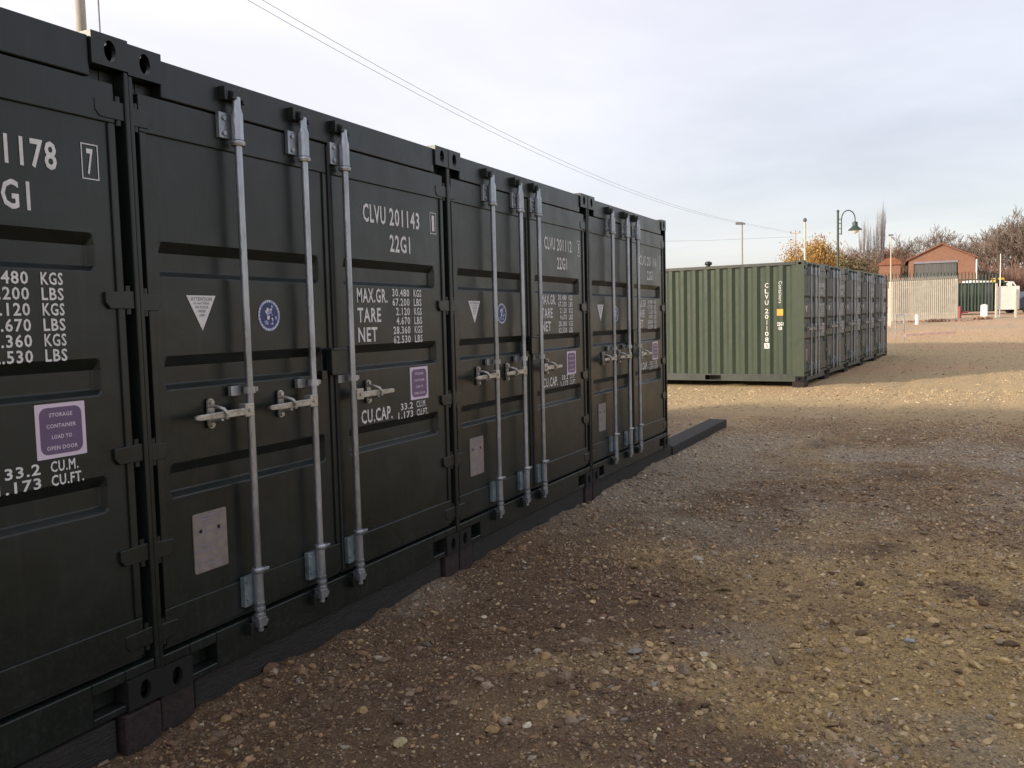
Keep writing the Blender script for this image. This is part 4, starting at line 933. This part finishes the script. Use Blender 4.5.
# ------------------------------------------------------------------ trees
BARK = mat('grey_brown_bark', (0.11, 0.085, 0.07), 0.9, var=0.3, scale=3); TWIG = mat('bare_twigs', (0.17, 0.125, 0.10), 0.9, var=0.25, scale=1.5)
TWIG2 = mat('reddish_twigs', (0.21, 0.125, 0.09), 0.9, var=0.3, scale=1.2); AUT = mat('autumn_leaves', (0.32, 0.17, 0.05), 0.7, col2=(0.46, 0.31, 0.10), scale=2.5); POP = mat('poplar_twigs', (0.27, 0.24, 0.24), 0.9)
OLV = mat('dull_olive_leaves', (0.13, 0.115, 0.06), 0.8, var=0.3, scale=1.5)
def grow(mb, p, d, ln, r, depth, rg, spread, up_, ends, minr):
    steps = 3; pts = [p]; rad = [r]
    for i in range(steps):
        d = (d + Vector((rg.gauss(0, .12), rg.gauss(0, .12), rg.gauss(0, .08) + up_ * 0.12))).normalized(); p = p + d * ln / steps
        pts.append(p); rad.append(max(minr, r * (1 - 0.4 * (i + 1) / steps)))
    mb.tube(pts, rad, 4 if r > 0.05 else 3, cap=False)
    if depth == 0: ends.append((p, d)); return
    n = rg.choice((3, 3, 4)) if depth > 1 else 4
    for i in range(n):
        a = rg.uniform(0, 6.28); s = rg.uniform(0.5, 1.0) * spread
        side = d.cross(Vector((math.cos(a), math.sin(a), 0.3))).normalized(); nd = (d * math.cos(s) + side * math.sin(s) + Vector((0, 0, up_ * 0.3))).normalized()
        t = rg.uniform(0.45, 1.0); k = min(steps - 1, int(t * steps)); q_ = pts[k].lerp(pts[k + 1], t * steps - k)
        grow(mb, q_, nd, ln * rg.uniform(0.6, 0.8), max(minr, r * 0.55), depth - 1, rg, spread, up_, ends, minr)
def tree(loc, h, seed, twig, label, group=None, spread=0.75, up_=0.5, depth=5, leaves=None, nleaf=6, minr=0.012, name='bare_tree', ls=0.12, trunk=0.3, wide=1.0):
    rg = random.Random(seed); root = empty(name, loc); tag(root, label, 'tree', group)
    t = MB(); pts = [Vector((0, 0, -0.3))]; 
    for i in range(4): pts.append(Vector((rg.gauss(0, .05) * i, rg.gauss(0, .05) * i, h * trunk * (i + 1) / 4)))
    r0 = h * 0.02; t.tube(pts, [r0 * (1 - 0.1 * i) for i in range(5)], 8); t.build('trunk', BARK, root)
    c = MB(); ends = []
    for i in range(5):
        a = i * 1.26 + rg.uniform(-.3, .3); s = rg.uniform(0.15, 0.9) * spread
        grow(c, pts[-1] - Vector((0, 0, h * 0.06 * rg.random())), Vector((math.cos(a) * math.sin(s), math.sin(a) * math.sin(s), math.cos(s))), h * (1 - trunk) * 0.36, r0 * 0.55, depth - 1, rg, spread, up_, ends, minr)
    if leaves:
        for p, d in ends:
            for k in range(nleaf):
                q_ = p + Vector((rg.gauss(0, .28), rg.gauss(0, .28), rg.gauss(0, .25))); a = Vector((rg.gauss(0, 1), rg.gauss(0, 1), rg.gauss(0, 1))).normalized() * ls; b = a.cross(Vector((rg.random(), rg.random(), 1))).normalized() * ls * 0.7
                c.add([q_ - a, q_ + b, q_ + a, q_ - b], [(0, 1, 2, 3)], leaves)
    # make the first material slot the twigs
    o = c.build('crown', twig, root)
    zmax = sorted(v[2] for v in c.v)[-len(c.v) // 50]; k = h / zmax; o.scale = (k * wide, k * wide, k)
    return root
def world_at(u, Zd):
    d = right * ((u - 512) / 866.67) + fwd; P = Vector((2.8227, -2.4207, 1.4863)) + d * Zd; return P.x, P.y
x, y = world_at(812, 62); tree((x, y, 1.0), 5.6, 5, TWIG, 'autumn tree with orange-brown leaves above the corner of the far row', spread=0.9, up_=0.35, depth=5, leaves=AUT, nleaf=6, name='autumn_tree', ls=0.075, wide=0.62)
x, y = world_at(797, 66); tree((x, y, 1.0), 4.6, 15, TWIG, 'smaller autumn tree with thin yellow leaves, left of the orange-brown one', spread=0.8, up_=0.4, depth=4, leaves=AUT, nleaf=3, name='autumn_tree', ls=0.07, wide=0.55)
x, y = world_at(842, 70); tree((x, y, 1.0), 4.9, 25, TWIG, 'small dull green shrub-like tree behind the swan-neck lamp', spread=0.7, depth=4, leaves=OLV, nleaf=5, name='small_tree', ls=0.11)
GP = 'tall bare poplars behind the far row'
for i, (u, hh, lab) in enumerate(((862, 11.0, 'leftmost thin bare poplar beside the swan-neck lamp'), (868.5, 10.2, 'second bare poplar, slightly shorter than its neighbours'), (876, 11.3, 'third bare poplar, close to the tallest one'), (881, 12.6, 'tallest bare poplar at the right of the poplars'))):
    x, y = world_at(u, 106); tree((x, y, 1.3), hh, 40 + i, POP, lab, GP, spread=0.28, up_=1.2, depth=5, minr=0.010, name='bare_poplar', trunk=0.12, wide=0.22)
GT = 'bare trees along the far horizon'
spec = [(846, 112, 7.8, 'bare reddish tree on the horizon just right of the swan-neck lamp'), (858, 118, 8.6, 'bare tree standing at the foot of the leftmost poplar'), (872, 115, 8.2, 'bare tree standing at the foot of the tallest poplars'),
        (886, 110, 8.0, 'bare tree behind the thin white pole'), (899, 116, 8.3, 'bare tree behind the left brick wing'), (912, 125, 9.0, 'bare tree showing above the left slope of the tiled roof'), (928, 130, 10.6, 'rounded bare tree showing behind the ridge of the tiled roof'),
        (962, 125, 9.6, 'bare tree behind the right slope of the tiled roof'), (975, 120, 11.0, 'tall bare tree just right of the brick building'), (986, 124, 11.4, 'broad bare tree second from the brick building'), (998, 118, 10.4, 'bare tree above the sign board'), (1008, 112, 11.6, 'bare tree right of the thin white tapering pole'),
        (1020, 108, 12.6, 'tallest bare tree at the right edge'), (1040, 112, 12.4, 'bare tree just beyond the right edge'), (1062, 110, 12.0, 'bare tree well beyond the right edge')]
for i, (u, Zd, hh, lab) in enumerate(spec):
    x, y = world_at(u, Zd); tree((x, y, 1.3), hh * (1.0 if u < 905 else 1.1 if u < 950 else 0.93), 60 + i, TWIG2 if u < 905 else TWIG, lab, GT, spread=0.8, up_=0.35, depth=5, minr=0.020, trunk=0.22)
# dense undergrowth below the treeline
m_ = MB(); rg = random.Random(9)
for u0, u1, Zd, n, hm in ((832, 912, 104, 3600, 7.4), (968, 1075, 102, 3200, 6.4)):
    for k in range(n):
        x, y = world_at(rg.uniform(u0, u1), Zd + rg.uniform(-5, 8)); h = hm * rg.uniform(0.35, 1.0) * (0.8 + 0.4 * float(vnoise(x * 0.5, y * 0.5, 21)) + 0.1)
        a, b = rg.gauss(0, .35), rg.gauss(0, .35)
        m_.tube([(x, y, 1.2), (x + a, y + b, 1.2 + h * 0.6), (x + a * 1.6 + rg.gauss(0, .2), y + b * 1.6, 1.2 + h)], [0.035, 0.028, 0.018], 3, cap=False)
        if k % 2 == 0:
            m_.tube([(x + a * .7, y + b * .7, 1.2 + h * 0.4), (x + a * .7 + rg.gauss(0, .8), y + rg.gauss(0, .5), 1.2 + h * rg.uniform(.55, .9))], [0.025, 0.015], 3, cap=False)
o = m_.build('undergrowth', TWIG2, None); tag(o, 'dense brown bare scrub filling the foot of the treeline', 'scrub', kind='stuff')
